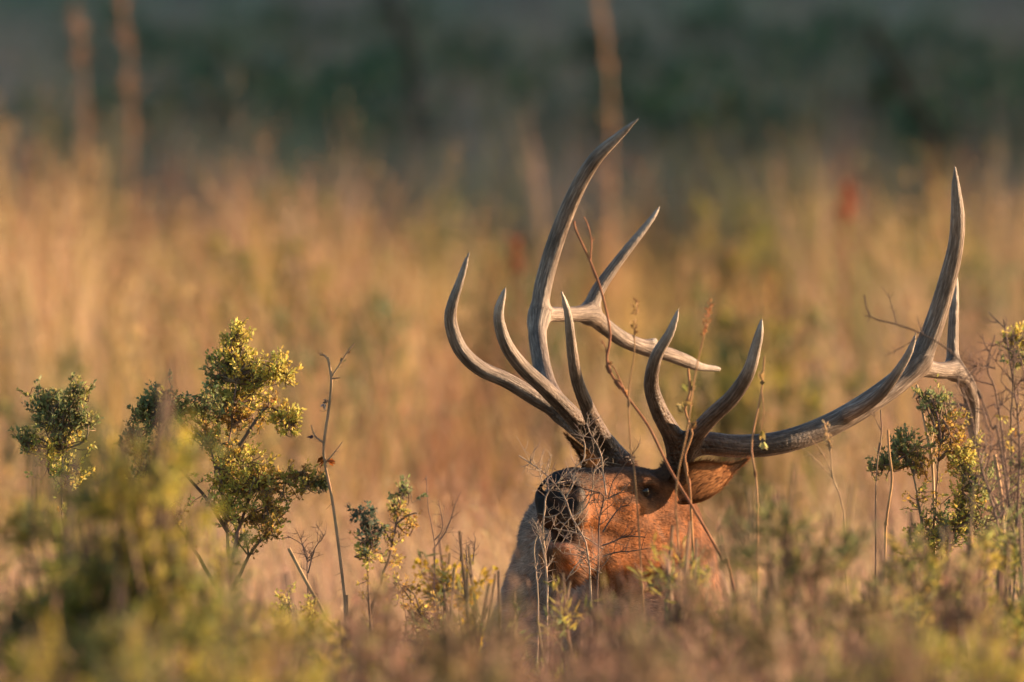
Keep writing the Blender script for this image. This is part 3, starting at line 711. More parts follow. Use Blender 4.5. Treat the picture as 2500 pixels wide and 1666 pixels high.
bg_stalk('dead_trunk', 'short dark upright dead trunk among the far green shrubs', [(940, -40), (985, 90), (1010, 180)], 108, .05, (.08, .05, .04), 30, (.10, .06, .04))
bg_stalk('dock_stalk', 'rusty red dock seed stalk in the golden grass', [(2070, 470), (2068, 530), (2064, 610)], 74, .006, (.30, .07, .03), 110, (.34, .10, .05), ls=.04, top=.2, fat=2.2)
bg_stalk('dock_stalk', 'dull reddish dock stalk low beside the olive shrubs', [(1258, 600), (1262, 660), (1266, 720)], 70, .006, (.25, .08, .04), 70, (.26, .10, .05), ls=.04, top=.2, fat=2.5)

# ---- the saltbushes beside the elk, traced
def saltbush(name, label, root, d, arms, seed=0, per=14, leafL=.0128, leafW=.0068, group=None, bark=(.20, .145, .10)):
    """arms: list of (path of pixels from the root outward, blobs [(x, y, rx, ry, twigs, palette)])"""
    r = np.random.default_rng(seed); b = px(root[0], root[1], d); b[2] = float(ground(b[0], d))
    e = empty(name, b, label, 'shrub', group)
    for path, blobs in arms:
        st = MB(); st.org = b; fo = MB(); fo.org = b
        dz = r.normal() * .06
        P = [px(x, y, d + dz * i / len(path)) for i, (x, y) in enumerate(path)]
        C = catmull(P, .025); C[1:] += np.cumsum(r.normal(size=(len(C) - 1, 3)) * .0016, 0)
        st.tube(C, np.linspace(.0058, .0018, len(C)), jit(bark, 1)[0], 5)
        for (x, y, rx, ry, nt_, pal) in blobs:
            nt_ = int(nt_ * 1.15); rx *= 1.2; ry *= 1.18
            ctr = px(x, y, d + dz); k = K * d
            q = unit(r.normal(size=(nt_, 3))) * (r.random((nt_, 1)) ** .5) * np.where(r.random((nt_, 1)) < .22, r.uniform(1.1, 1.5, (nt_, 1)), 1.)
            tips = ctr + q * A([rx * k, min(rx, ry) * k * 1.1, ry * k])
            jn = C[np.linalg.norm(C[None] - (ctr - A([0, 0, ry * k * .5])), axis=2).argmin(1)[0]] if False else C[np.argmin(np.linalg.norm(C - (ctr - A([0, 0, ry * k * .55])), axis=1))]
            # limbs spreading into the blob
            nl = max(2, nt_ // 9); limbs = ctr + unit(r.normal(size=(nl, 3))) * A([rx, min(rx, ry), ry]) * k * .55
            for l in limbs:
                Lm = catmull([jn, (jn + l) / 2 + r.normal(size=3) * .012, l], .02); st.tube(Lm, np.linspace(.0030, .0016, len(Lm)), jit(bark, 1)[0], 4)
            hub = np.vstack([limbs, ctr[None]])
            for t in tips:
                h = hub[np.argmin(np.linalg.norm(hub - t, axis=1))]; out = unit(unit(t - ctr) * .55 + A([0, 0, .65]) + r.normal(size=3) * .3)
                L = r.uniform(.022, .05); s0 = t - out * L * .6; s1 = t + out * L * .4
                Lm = catmull([h, (h + s0) / 2 + r.normal(size=3) * .008, s0, s1], .02); st.tube(Lm, np.linspace(.0016, .0008, len(Lm)), jit(bark, 1)[0], 3)
                n = int(per * r.uniform(.6, 1.3)); tt = r.random(n); pp = s0 + (s1 - s0) * tt[:, None] + r.normal(size=(n, 3)) * .0022
                dd = unit(out * .75 + r.normal(size=(n, 3)) * .65)
                low = np.clip((ctr[2] + ry * k * .3 - t[2]) / (ry * k * 1.6), 0, 1)
                c0 = A(pal[r.integers(0, len(pal))])
                fo.leaves(pp, dd, leafL * r.uniform(.65, 1.25, n), leafW * r.uniform(.8, 1.2, n), jit(c0, n, .16, .06))
        for _ in range(26):                                   # sparse sprigs along the limb itself
            i0 = C[int(r.uniform(.35, 1) * (len(C) - 1))]
            if i0[2] < .75: continue
            o_ = unit(r.normal(size=3) + A([0, 0, .6])); L = r.uniform(.02, .06); st.tube(A([i0, i0 + o_ * L * .5 + r.normal(size=3) * .004, i0 + o_ * L]), [.0014, .0011, .0007], jit(bark, 1)[0], 3)
            n = r.integers(5, 14); c0 = A(SO[r.integers(0, len(SO))] if r.random() < .5 else SY[r.integers(0, len(SY))])
            fo.leaves(i0 + o_ * (L * r.uniform(.3, 1, n))[:, None] + r.normal(size=(n, 3)) * .003, unit(o_ + r.normal(size=(n, 3)) * .7), leafL * r.uniform(.6, 1.1, n), leafW, jit(c0, n, .16, .06))
        br = st.obj('branch', M_BARK, e, True); f = fo.obj('foliage', M_LEAF, br); f['kind'] = 'stuff'
    return e

SG = [(.30, .34, .15), (.25, .30, .14), (.36, .37, .14), (.40, .38, .13)]
SY = [(.68, .60, .15), (.60, .55, .14), (.72, .58, .14), (.54, .53, .15)]
SO = [(.58, .42, .10), (.50, .34, .09), (.50, .45, .12), (.42, .26, .09)]
DT = [(.12, .17, .12), (.10, .15, .11)]
saltbush('saltbush', 'tall lit saltbush with a pointed leafy top, left of the bare stalk', (545, 1700), 44.9, [
    ([(545, 1950), (552, 1600), (560, 1420), (556, 1250), (560, 1060), (578, 900)],
     [(580, 815, 24, 32, 26, SY), (570, 868, 40, 40, 46, SY), (545, 905, 42, 36, 34, SG), (615, 915, 52, 42, 60, SY), (680, 905, 40, 34, 34, SY), (575, 965, 70, 34, 50, SY), (585, 1015, 50, 40, 34, SO), (540, 1000, 60, 40, 30, SO)]),
    ([(560, 1420), (550, 1250), (520, 1120), (490, 1040)], [(500, 985, 44, 36, 34, SG), (500, 1060, 40, 34, 24, SO), (560, 1110, 52, 46, 34, SO)]),
    ([(556, 1300), (500, 1210), (440, 1140), (385, 1040)], [(400, 985, 44, 46, 50, SG), (345, 1000, 36, 28, 26, SG), (440, 1000, 40, 34, 28, SG), (330, 1060, 28, 22, 14, SG)]),
    ([(585, 1090), (640, 1005), (665, 1003), (690, 1020)], [(695, 1025, 34, 34, 30, SY), (715, 1030, 16, 20, 8, SY)]),
    ([(560, 1400), (590, 1280), (620, 1210), (690, 1170), (780, 1180)], [(600, 1180, 60, 46, 44, SY), (660, 1190, 62, 46, 46, SO), (740, 1170, 48, 26, 26, SO), (790, 1180, 24, 18, 14, SG), (640, 1255, 56, 40, 30, SO), (560, 1230, 46, 50, 30, SY), (610, 1130, 36, 30, 16, SY), (545, 1160, 36, 40, 20, SY)]),
    ([(560, 1450), (610, 1360), (650, 1300), (690, 1240)], [(660, 1290, 30, 30, 8, SO), (580, 1310, 30, 40, 10, SY)]),
    ([(540, 1450), (450, 1300), (380, 1210), (345, 1120)], [(330, 1090, 40, 30, 22, SG), (360, 1140, 36, 30, 18, SY), (400, 1250, 50, 50, 20, SY)]),
], seed=3)
saltbush('saltbush', 'small grey-green saltbush crown at the edge of the thicket, left of the tall one', (150, 1700), 44.6, [
    ([(170, 1900), (160, 1500), (150, 1250), (150, 1080)], [(140, 1020, 60, 50, 60, SG), (180, 990, 36, 44, 34, SG), (105, 975, 34, 34, 24, SG), (205, 1020, 34, 24, 20, SG), (60, 1070, 36, 18, 14, SG), (130, 1080, 60, 34, 34, SY), (185, 950, 20, 24, 12, SG), (150, 1150, 70, 50, 30, SY)]),
], seed=5)
saltbush('saltbush', 'saltbush below the drooping antler tip, behind two pale stalks', (2260, 1700), 44.5, [
    ([(2270, 1950), (2270, 1500), (2280, 1250), (2290, 1080)], [(2290, 990, 40, 40, 34, SG), (2310, 1040, 46, 50, 26, SO), (2260, 960, 20, 20, 8, SG), (2330, 1100, 50, 40, 22, SO)]),
    ([(2270, 1400), (2240, 1200), (2215, 1110)], [(2215, 1090, 52, 34, 44, SG), (2180, 1120, 34, 30, 20, SG), (2150, 1140, 26, 16, 8, SG), (2250, 1130, 40, 30, 14, SO)]),
    ([(2280, 1450), (2330, 1300), (2360, 1180)], [(2360, 1120, 40, 40, 30, SY), (2380, 1170, 50, 44, 40, SG), (2350, 1230, 56, 50, 44, SY), (2300, 1290, 60, 50, 40, SG), (2240, 1340, 50, 50, 40, SY), (2400, 1280, 50, 50, 30, SG)]),
], seed=6)
saltbush('saltbush', 'half-blurred green bush by the frame edge, beyond the drooping antler', (2460, 1700), 46.6, [
    ([(2470, 1950), (2470, 1400), (2480, 1000), (2480, 860)], [(2480, 820, 50, 26, 24, SY), (2500, 870, 40, 30, 20, SG), (2480, 1250, 60, 60, 40, SG), (2490, 1150, 40, 50, 20, SG)]),
], seed=8)
saltbush('saltbush', 'low dark-leaved saltbush sprig between the bare stalk and the elk', (900, 1700), 43.7, [
    ([(905, 1900), (905, 1500), (900, 1300)], [(895, 1270, 24, 30, 14, DT), (905, 1310, 28, 36, 18, DT), (870, 1245, 20, 16, 7, DT), (900, 1350, 22, 24, 9, SY)]),
    ([(905, 1500), (960, 1350), (985, 1230)], [(985, 1195, 34, 22, 10, SG), (965, 1230, 28, 28, 8, SG), (1000, 1260, 34, 30, 7, SO), (960, 1300, 30, 30, 6, SO)]),
], seed=9, per=11)
saltbush('saltbush', 'small green and straw saltbush at the foot of the leaning broken stalk', (720, 1700), 43.9, [
    ([(720, 1900), (725, 1650), (730, 1540)], [(720, 1530, 50, 60, 34, SG), (755, 1500, 26, 40, 14, SY), (690, 1480, 36, 40, 16, SY), (700, 1580, 40, 40, 20, SY)]),
], seed=10, per=9)
saltbush('saltbush', 'dark seedy sprig low in the grass before the elk', (1030, 1720), 43.8, [
    ([(1030, 1900), (1035, 1650), (1030, 1500)], [(1035, 1500, 46, 50, 26, SO), (1060, 1540, 44, 50, 24, [(.12, .10, .07), (.2, .15, .1)]), (980, 1440, 40, 30, 16, SO), (1000, 1560, 40, 40, 14, SG)]),
], seed=11, per=8)

# ---- bare, thorny twigs before the elk's face
def traced(m, pts, d, r0, r1, col, k=5, wob=.0012, step=.012):
    P = catmull([px(x, y, d + (q[0] if q else 0)) for x, y, *q in pts], step); P[1:] += np.cumsum(rng.normal(size=(len(P) - 1, 3)) * wob * .35, 0)
    c = jit(col, len(P), .12, .03); m.tube(P, np.linspace(r0, r1, len(P)), c, k); return P

def thorny(m, P, n, ln, col, r=.0012, depth=2, t0=.15):
    for _ in range(n):
        i = min(len(P) - 2, int(rng.uniform(t0, 1) * (len(P) - 1))); T = unit(P[i + 1] - P[i])
        D = unit(np.cross(T, rng.normal(size=3)) + T * .55 + A([0, 0, .25])); D[1] *= .6; D = unit(D); L = ln * rng.uniform(.4, 1.2)
        Q = A([P[i], P[i] + D * L * .5 + rng.normal(size=3) * L * .08, P[i] + D * L + rng.normal(size=3) * L * .1])
        Q = catmull(Q, L / 4); m.tube(Q, np.linspace(r, r * .45, len(Q)), jit(col, 1, .15, .03)[0], 4)
        if depth > 1: thorny(m, Q, 2, ln * .42, col, r * .8, depth - 1, .1)

def thorn_bush():
    b = px(1400, 1500, 44.3); b[2] = float(ground(b[0], 44.3))
    e = empty('thorn_bush', b, 'leafless thorny bush with pale twigs crossing the elk\'s muzzle', 'shrub')
    G = (.38, .30, .23); Dk = (.13, .09, .07)
    T = [
        ([(1462, 2000), (1462, 1560), (1466, 1440), (1469, 1379), (1471, 1332), (1473, 1277), (1485, 1219), (1462, 1208), (1436, 1201), (1404, 1186), (1385, 1178)], .004, .0013, Dk, 26, .075),
        ([(1472, 1300), (1490, 1270), (1515, 1240), (1540, 1236)], .002, .001, Dk, 7, .05),
        ([(1485, 1219), (1500, 1208), (1516, 1201), (1535, 1180)], .002, .001, Dk, 7, .05),
        ([(1471, 1332), (1500, 1322), (1530, 1310), (1575, 1312)], .002, .001, Dk, 7, .05),
        ([(1470, 1360), (1500, 1350), (1550, 1345), (1580, 1340)], .002, .001, Dk, 7, .05),
        ([(1471, 1340), (1440, 1320), (1400, 1300), (1350, 1290)], .002, .001, G, 8, .05),
        ([(1450, 2000), (1444, 1480), (1436, 1343), (1418, 1295), (1398, 1259), (1382, 1215), (1356, 1179), (1324, 1146), (1298, 1128), (1271, 1110)], .0036, .0013, G, 30, .07),
        ([(1336, 1900), (1336, 1500), (1334, 1386), (1327, 1317), (1327, 1277), (1334, 1212), (1353, 1186), (1389, 1154), (1425, 1124), (1469, 1117)], .0036, .0012, G, 26, .07),
        ([(1313, 1900), (1313, 1488), (1309, 1404), (1305, 1332), (1316, 1299), (1322, 1280)], .0026, .0013, G, 7, .04),
        ([(1336, 1460), (1336, 1423), (1331, 1368), (1318, 1310)], .0024, .0013, G, 5, .04),
        ([(1366, 1900), (1371, 1444), (1382, 1415), (1404, 1379), (1420, 1360)], .0026, .0012, G, 6, .05),
        ([(1432, 1030), (1440, 1050), (1447, 1066), (1462, 1095), (1469, 1117), (1472, 1160), (1480, 1210)][::-1], .0022, .001, G, 14, .05),
        ([(1425, 1124), (1428, 1090), (1422, 1070), (1430, 1060)], .0016, .0009, G, 8, .04),
        ([(1400, 1262), (1430, 1240), (1445, 1200), (1450, 1150), (1470, 1130)], .002, .001, G, 12, .06),
        ([(1385, 1220), (1370, 1250), (1345, 1262), (1330, 1262)], .0016, .0009, G, 7, .045),
        ([(1382, 1215), (1400, 1180), (1405, 1150), (1430, 1140)], .0017, .0009, G, 9, .05),
        ([(1485, 1219), (1495, 1180), (1515, 1150), (1560, 1090)], .0015, .0008, Dk, 6, .05),
        ([(1356, 1179), (1330, 1190), (1316, 1150), (1300, 1120)], .0014, .0008, G, 8, .04),
        ([(1398, 1259), (1370, 1290), (1350, 1330)], .0014, .0008, G, 6, .04),
        ([(1469, 1400), (1440, 1385), (1425, 1360), (1380, 1350)], .0016, .0008, G, 7, .045),
    ]
    for pts, r0, r1, col, n, ln in T:
        m = MB(); m.org = b; dd = 44.33 + rng.normal() * .03
        P = traced(m, pts, dd, r0 * 1.15, r1 * 1.2, col); Pv = P[(P[:, 2] > px(0, 1480, dd)[2])]
        thorny(m, Pv, int(n * .95), ln, col, max(.0008, r1 * .9)); m.obj('branch', M_BARK, e)
thorn_bush()

# ---- single dry stalks
def stalk(label, pts, d, r0, r1, col, sides=(), leaves=(), seed_head=None, group=None, name='dry_stalk', thorn=0):
    b = px(pts[-1][0], pts[-1][1], d); a_ = px(pts[-2][0], pts[-2][1], d); sl = np.clip((b[0] - a_[0]) / max(.01, a_[2] - b[2]), -.35, .35); b[0] += sl * b[2] * .6
    g = A([b[0], d, float(ground(b[0], d)) - .01])
    e = empty(name, g, label, 'stalk', group); m = MB(); m.org = g
    P = catmull([px(x, y, d) for x, y in pts] + [g], .02); m.tube(P, np.linspace(r0, r1, len(P)), jit(col, len(P), .1, .03), 6)
    # small nodes on the stem
    for i in rng.integers(1, max(2, len(P) - 2), 5): m.tube(P[i:i + 2], [r1 * 1.25, r1 * 1.25], A(col) * .8, 6)
    if thorn: thorny(m, P[:int(len(P) * .6)], thorn, .03, col, .0009, 1, 0)
    m.obj('stem', M_BARK, e, True)
    for s in sides:
        m = MB(); m.org = g; Q = traced(m, s, d, r0 * .8, r0 * .4, col, 5); thorny(m, Q, 5, .022, col, .0008, 1); m.obj('side_shoot', M_BARK, e)
    for (x, y, L, ang, c) in leaves:
        m = MB(); m.org = g; p0 = px(x, y, d); D = unit(A([math.cos(ang), rng.normal() * .3, math.sin(ang)]))
        for q in range(5):
            a = unit(D + rng.normal(size=3) * .35); m.leaves((p0 + rng.normal(size=3) * .002)[None], a[None], L * rng.uniform(.6, 1), L * .45, jit(c, 1))
        m.obj('dead_leaf', M_LEAF, e)
    if seed_head:
        (x0, y0), (x1, y1), c, n, wd = seed_head; m = MB(); m.org = g; a, bb = px(x0, y0, d), px(x1, y1, d); t = rng.random(n)
        pp = a + (bb - a) * t[:, None] + rng.normal(size=(n, 3)) * wd * np.sin(t * 2.6 + .4)[:, None]
        m.leaves(pp, unit(unit(a - bb) + rng.normal(size=(n, 3)) * .55), .012, .004, jit(c, n, .2)); f = m.obj('seed_head', M_GRASS, e); f['kind'] = 'stuff'
    return e
ST = (.40, .27, .16); RS = (.34, .15, .08)
stalk('tall bare forb stalk with a curled orange leaf, between saltbush and elk', [(800, 872), (809, 922), (805, 982), (791, 1082), (793, 1131), (809, 1209), (824, 1314), (843, 1474), (846, 1540)], 44.7, .0036, .0052, ST,
      sides=[[(809, 922), (832, 888), (848, 862), (865, 841)], [(791, 1082), (775, 1070), (766, 1058), (760, 1037)], [(795, 1130), (812, 1112), (835, 1079)], [(801, 880), (790, 868), (780, 870)], [(809, 924), (830, 922)]],
      leaves=[(795, 1118, .034, math.pi + .3, (.42, .15, .03)), (800, 1122, .03, -.3, (.34, .12, .03)), (792, 982, .026, -1.8, (.5, .42, .36)), (766, 1066, .02, -2, (.16, .12, .14)), (797, 985, .018, 2, (.4, .3, .2)), (834, 885, .02, 1, (.28, .22, .12)), (850, 862, .018, .9, (.28, .22, .12))], thorn=16)
stalk('pale broken stalk leaning across the brush left of the low sprigs', [(705, 1339), (722, 1372), (741, 1408), (760, 1443), (782, 1480), (799, 1513), (826, 1540), (840, 1600)], 44.3, .0052, .004, (.46, .33, .19))
stalk('short pinkish stem rising at the foot of the broken stalk', [(752, 1496), (758, 1530), (766, 1557), (777, 1596)], 43.9, .004, .005, (.40, .19, .15), leaves=[(752, 1494, .02, 1.6, (.4, .33, .12))])
stalk('long reddish stem arching across both antlers, kinked halfway', [(1402, 540), (1405, 560), (1445, 648), (1471, 722), (1490, 818), (1482, 892), (1530, 967), (1583, 1041), (1636, 1147), (1700, 1254), (1764, 1370), (1800, 1480)], 43.3, .0030, .0055, RS,
      sides=[[(1455, 680), (1442, 640), (1444, 590), (1434, 548), (1425, 530)], [(1484, 890), (1480, 850), (1470, 830)], [(1530, 967), (1500, 900), (1478, 880)]], leaves=[(1483, 890, .02, .5, (.45, .25, .1)), (1530, 965, .015, 2, (.4, .22, .1))])
stalk('orange stem with a brown seed spike rising past the low antler fork', [(1718, 820), (1700, 900), (1690, 960), (1676, 1060), (1655, 1160), (1650, 1260), (1660, 1400)], 42.6, .0017, .004, (.42, .23, .11), seed_head=((1738, 738), (1716, 822), (.42, .21, .09), 80, .004), leaves=[(1668, 1010, .03, 2.4, (.3, .24, .1)), (1680, 960, .03, 2.0, (.3, .26, .1)), (1672, 990, .03, .6, (.34, .24, .1))])
stalk('thin stem with a dim seed spike between the two antlers', [(1549, 800), (1548, 870), (1535, 960), (1540, 1100), (1560, 1300)], 43.0, .0016, .003, (.34, .2, .1), seed_head=((1553, 735), (1547, 830), (.33, .2, .09), 60, .004))
stalk('bent stem with twisted leaves crossing the root of the wide antler', [(1680, 900), (1684, 960), (1672, 1000), (1690, 1060), (1672, 1110), (1680, 1180), (1690, 1300)], 43.4, .003, .004, (.42, .22, .10), leaves=[(1684, 955, .03, 1.2, (.3, .25, .1)), (1672, 1000, .03, 2.6, (.28, .24, .1)), (1686, 1050, .03, .8, (.36, .22, .1))])
stalk('slim stalk crossing the horizontal part of the wide antler', [(1866, 870), (1860, 950), (1840, 1050), (1835, 1100), (1843, 1150), (1848, 1210), (1850, 1400)], 43.1, .0022, .0034, (.44, .25, .13), leaves=[(1860, 930, .03, 1.8, (.36, .26, .12)), (1858, 1050, .03, -1.2, (.4, .34, .12)), (1862, 1080, .024, -1.4, (.5, .44, .2))], sides=[[(1860, 950), (1866, 1010), (1858, 1060)]])
stalk('feathery pale grass stem before the rising bend of the wide antler', [(2013, 1037), (2020, 1060), (2027, 1100), (2034, 1169), (2056, 1233), (2066, 1400)], 43.2, .0018, .0032, (.48, .34, .2), seed_head=((2012, 1030), (2028, 1100), (.5, .36, .2), 60, .004), sides=[[(2034, 1169), (2010, 1110), (1974, 1064)], [(2034, 1169), (1990, 1120), (1960, 1095)]])
stalk('straight pale forked stalk before the saltbush under the antler', [(2238, 940), (2247, 980), (2257, 1028), (2268, 1090), (2276, 1133), (2280, 1233), (2282, 1400)], 44.6, .0036, .0048, (.52, .38, .24), sides=[[(2276, 1133), (2272, 1090), (2283, 1037)], [(2240, 950), (2228, 975)]], thorn=5)
stalk('short orange stalk beside the straight pale forked one', [(2168, 1050), (2171, 1105), (2178, 1169), (2170, 1230), (2164, 1279), (2160, 1400)], 44.2, .0032, .0045, (.44, .27, .13))
stalk('thin upright stalk under the middle of the wide antler', [(2150, 1000), (2152, 1060), (2142, 1130), (2138, 1230), (2138, 1400)], 44.4, .0018, .003, (.30, .2, .13), sides=[[(2150, 1050), (2136, 1020), (2124, 1008)]])
stalk('thick tan stem near the frame edge, right of the drooping antler', [(2428, 1110), (2440, 1180), (2447, 1240), (2449, 1297), (2460, 1500)], 44.0, .005, .006, (.46, .29, .16), leaves=[(2467, 1372, .03, 1.4, (.55, .4, .28))])
stalk('second thin tan stem at the frame edge leaning right', [(2462, 1180), (2456, 1260), (2452, 1330), (2480, 1420)], 44.1, .003, .004, (.36, .24, .15))
stalk('dark blurred twig arching before the upright dagger of the wide antler', [(2110, 720), (2125, 773), (2189, 792), (2253, 817), (2317, 856), (2370, 920), (2420, 1040), (2460, 1200)], 42.6, .0018, .004, (.14, .10, .08), sides=[[(2125, 773), (2112, 772)], [(2189, 792), (2170, 730), (2150, 700)], [(2253, 817), (2200, 850), (2160, 870)], [(2253, 817), (2240, 770)]])

def bare_bush(label, root, d, stems, seed, col=(.20, .14, .11), ln=.09, n=12):
    global rng
    b = px(root[0], root[1], d); b[2] = float(ground(b[0], d)); e = empty('bare_bush', b, label, 'shrub')
    for pts, r0 in stems:
        m = MB(); m.org = b; P = traced(m, pts, d + rng.normal() * .08, r0, r0 * .35, col); Pv = P[P[:, 2] > px(0, 1500, d)[2]]
        thorny(m, Pv, n, ln, col, r0 * .4); m.obj('branch', M_BARK, e)
bare_bush('grey leafless bush blurred beside the drooping antler tip', (2450, 1500), 42.9, [
    ([(2450, 2000), (2452, 1500), (2440, 1300), (2400, 1150), (2370, 1010), (2350, 950)], .005), ([(2455, 1900), (2470, 1300), (2460, 1100), (2440, 960), (2420, 900), (2440, 820)], .005),
    ([(2460, 1900), (2480, 1350), (2490, 1100), (2470, 900), (2450, 780)], .005), ([(2465, 1900), (2500, 1200), (2500, 950), (2480, 840)], .004), ([(2440, 1300), (2470, 1180), (2500, 1090)], .003),
    ([(2440, 1250), (2410, 1170), (2420, 1080), (2400, 990)], .003), ([(2430, 900), (2400, 895), (2370, 895)], .002)], 4, n=26)
bare_bush('small leafless grey twigs beside the yellow flowers before the elk', (1060, 1500), 44.2, [
    ([(1060, 1900), (1062, 1400), (1060, 1320), (1045, 1240), (1040, 1160)], .0026), ([(1060, 1340), (1090, 1290), (1110, 1230), (1125, 1200)], .002), ([(1060, 1320), (1080, 1290), (1070, 1220)], .0018), ([(1124, 1370), (1126, 1330), (1128, 1300)], .002), ([(1140, 1370), (1138, 1320)], .002), ([(1155, 1370), (1160, 1310)], .0018)], 5, ln=.04, n=5)
bare_bush('fine grey twigs at the base of the leaning broken stalk', (750, 1500), 44.6, [
    ([(770, 1900), (752, 1450), (750, 1360), (735, 1330), (700, 1310)], .0026), ([(752, 1400), (770, 1340), (790, 1310), (770, 1280)], .002), ([(750, 1370), (735, 1320), (720, 1290)], .0018)], 6, ln=.05, n=8)

# yellow flowers low behind the twigs
e = shrub('rabbitbrush', 'blurred clump of bright yellow flowers left of the elk', at_top(1120, 1290, 47.6)[0], at_top(1120, 1245, 47.6)[1], .16, 16, .02, .014, [(.55, .38, .03), (.5, .36, .04), (.3, .28, .06)], 16, seed=21)

# ---- blurred brush between camera and elk
def fg(label, x, y, d, rad, cols, seed, nst=26, name='rabbitbrush', per=30, ll=.040, lw=.0065, tw=15, up=.75, bark=(.18, .13, .09), frac=(.35, 1.)):
    b, h = at_top(x, y, d); h *= 1.10; return shrub(name, label, b, h, rad, nst, ll, lw, cols, per, bark, seed=seed, twigs=tw, upright=up, leaffrac=frac)
fg('large yellow-green bush blurred in front of the saltbushes', 350, 1010, 35.0, .20, YG + YG[1:2] + GG[:1], 31, 36)
fg('blurred yellow-green bush left of the largest one, under the small saltbush', 190, 1090, 36.0, .18, YG + GG, 32, 24)
fg('blurred dark olive bush right of the largest yellow-green one', 560, 1310, 37.0, .19, GG + YG[:2], 33, 30)
fg('blurred green bush low in front of the broken stalk', 680, 1420, 38.5, .20, YG + GG, 34, 26)
fg('very blurred yellow-green bush top at the bottom edge, below the low saltbush', 600, 1540, 28.5, .17, YG, 35, 26)
fg('very blurred golden-green bush top in the bottom corner', 90, 1560, 28.0, .20, YG + [(.40, .28, .06)], 36, 24)
fg('blurred grey-green bush at the frame edge under the small saltbush', 60, 1330, 36.0, .16, GG, 37, 16)
fg('blurred olive bush right below the elk\'s ear', 1850, 1230, 38.0, .16, GG + YG[:1], 38, 16, per=16)
fg('wide blurred olive bush below the middle of the wide antler', 1990, 1220, 37.5, .22, GG + [(.28, .24, .10)], 39, 20, per=16)
fg('blurred yellow-green tuft before the elk\'s jaw', 1640, 1240, 42.0, .055, YG + GG, 40, 6, per=12, tw=12)
fg('blurred green sprig under the elk\'s neck', 1690, 1340, 41.6, .07, GG + YG, 41, 8, per=12)
fg('blurred leafy bush before the frame edge, under the drooping antler', 2330, 1240, 40.0, .26, GG + YG, 42, 36)
fg('blurred dark green bush in the lower corner beneath the bare bush', 2440, 1420, 38.0, .22, GG, 43, 20)
fg('very blurred small yellow-green bush top at the bottom edge, below the leafy one', 2260, 1500, 31.0, .09, YG, 44, 12)
fg('blurred yellow-green bush below the straight pale forked stalk', 2210, 1320, 39.0, .16, YG, 61, 20)
fg('blurred green bush against the frame edge, under the half-blurred one', 2450, 1230, 41.5, .17, GG + YG, 62, 22)
fg('bright yellow-green bush in the lower corner, below the leafy one by the frame edge', 2390, 1500, 33.0, .14, YG, 63, 18)
fg('blurred yellow-green bush at the bottom edge, left of the very blurred one', 330, 1480, 32.0, .16, YG + GG, 64, 20)
fg('blurred olive sprig beneath the elk\'s chin', 1400, 1440, 42.4, .11, GG + YG, 45, 10, per=12)
fg('blurred low olive bush between the two seedy sprigs and the elk', 1180, 1330, 42.6, .16, GG + [(.26, .22, .10)], 46, 14, per=10)
fg('very blurred olive bush at the bottom edge beneath the elk', 1500, 1560, 32.5, .22, GG + [(.26, .22, .10)], 47, 18)
fg('very blurred brownish bush at the bottom edge beneath the seedy sprig', 1130, 1500, 34.0, .20, [(.24, .17, .10), (.20, .15, .09), (.22, .2, .09)], 48, 20)
# low bushes filling the brush before the elk
def low_brush():
    protos = []
    for i in range(4):
        st, fo = shrub_parts(1.0, .18, 18, .036, .007, [GG + YG[:2], [(.28, .18, .13), (.22, .15, .11), (.26, .24, .10)], YG + GG, [(.30, .20, .15), (.24, .21, .10)]][i], 22, (.17, .12, .085), twigs=14, seed=90 + i, upright=.75)
        protos.append((st.mesh('woody_stem', M_BARK), fo.mesh('foliage', M_LEAF)))
    spots = [(80, 1450, 40), (300, 1420, 41), (470, 1380, 42), (640, 1470, 41.5), (830, 1400, 42.8), (960, 1400, 42.6), (1100, 1440, 42.2), (1230, 1470, 42.8), (1350, 1490, 43), (1480, 1450, 42.6), (1600, 1400, 42.8),
             (1700, 1360, 43), (1800, 1300, 42.5), (1930, 1300, 42.8), (2080, 1290, 43), (2160, 1370, 42), (2240, 1440, 40), (2400, 1350, 42), (2040, 1450, 39), (1880, 1420, 39.5), (1720, 1480, 38), (1560, 1520, 37), (1380, 1560, 37), (1200, 1560, 36), (1000, 1560, 36.5), (860, 1540, 38), (520, 1520, 36), (330, 1560, 34), (160, 1540, 35), (2150, 1540, 34), (2400, 1520, 34), (1650, 1600, 31), (1900, 1590, 31)]
    for i, (x, y, d) in enumerate(spots):
        d -= 5.0; y += 30; b, h = at_top(x, y, d); e = empty('low_bush', b, 'blurred low brownish olive bush in the brush before the elk', 'shrub', 'low bushes filling the brush before the elk')
        s, f = protos[i % 4]; link('woody_stem', s, e); fo = link('foliage', f, e); fo['kind'] = 'stuff'
        w = rng.uniform(.9, 1.25); e.scale = (w, w, h * 1.05); e.rotation_euler.z = rng.uniform(0, 6.28)
low_brush()
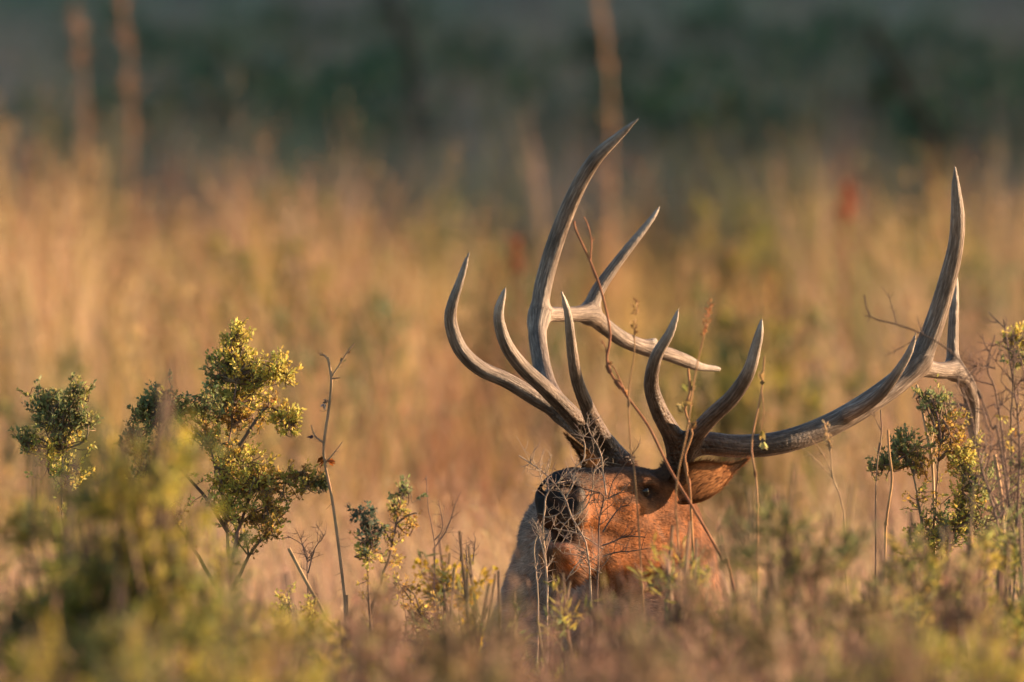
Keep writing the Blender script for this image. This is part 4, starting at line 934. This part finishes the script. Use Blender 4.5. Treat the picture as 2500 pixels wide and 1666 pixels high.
# brown grass in front
def fgrass(name, label, spots, cols, wid, seed, nb=30):
    pts = []; hs = []; cs = []
    for (x, y, d, sp, n) in spots:
        b, h = at_top(x, y, d)
        for _ in range(n): pts.append((b[0] + rng.normal() * sp, d + rng.normal() * sp)); hs.append(h * rng.uniform(.82, 1.06)); cs.append(cols[rng.integers(0, len(cols))])
    grass_field(name, label, A(pts), A(hs), nb, A(cs), wid, .05, lean=(.04, .28), seedfrac=.4)
BR = [(.29, .18, .135), (.34, .22, .155), (.21, .13, .10)]
fgrass('front_grass', 'blurred pinkish brown grass standing close before the elk', [(860, 1390, 36, .16, 14), (980, 1370, 36.5, .16, 14), (1080, 1420, 35, .16, 14), (1200, 1390, 36, .16, 14), (1260, 1440, 34, .16, 12), (1360, 1500, 34, .16, 12), (1480, 1500, 35, .16, 12), (1560, 1460, 37, .14, 12), (1650, 1370, 38, .10, 10), (1750, 1320, 38, .12, 14), (1800, 1380, 35, .16, 14), (1900, 1330, 36, .14, 12),
    (1570, 1200, 40.3, .03, 2), (1640, 1240, 40.0, .05, 4), (1720, 1240, 40.2, .06, 5), (1540, 1330, 40.5, .05, 4), (1620, 1330, 40, .05, 5), (1500, 1520, 31, .14, 10), (1150, 1540, 31, .14, 10), (1700, 1500, 31, .14, 10)], BR, .004, 1)
fgrass('pale_front_grass', 'blurred pale straw grass at the bottom edge, right of the elk', [(2020, 1330, 35, .12, 10), (2080, 1420, 33, .12, 10), (1950, 1460, 34, .14, 10), (2180, 1470, 35, .14, 8), (1820, 1520, 33, .14, 8), (2330, 1420, 36, .14, 8)], [(.40, .28, .20), (.34, .235, .165)], .004, 2)
fgrass('corner_grass', 'blurred brown grass before the bushes at the frame edge, under the small saltbush', [(40, 1180, 37, .10, 8), (110, 1270, 36, .10, 8), (180, 1420, 34, .12, 10), (330, 1480, 35, .14, 10), (460, 1440, 36, .12, 8), (820, 1460, 36, .14, 10), (740, 1560, 34, .14, 8)], BR, .004, 3)
p = scatter(28, 44.2, 5.0, .5, 2.5); lim = CZ - (1500 - 833) * K * p[:, 1] - ground(p[:, 0], p[:, 1])
grass_field('low_grass', 'low brown grass between the bushes in front', p, np.clip(lim, .3, 1.3) * rng.uniform(.7, 1.0, len(p)), 30, palette(p[:, 0], p[:, 1], 15, [(.30, .20, .145), (.33, .225, .13), (.20, .135, .09), (.19, .175, .075)], 1.2), .004, .09)
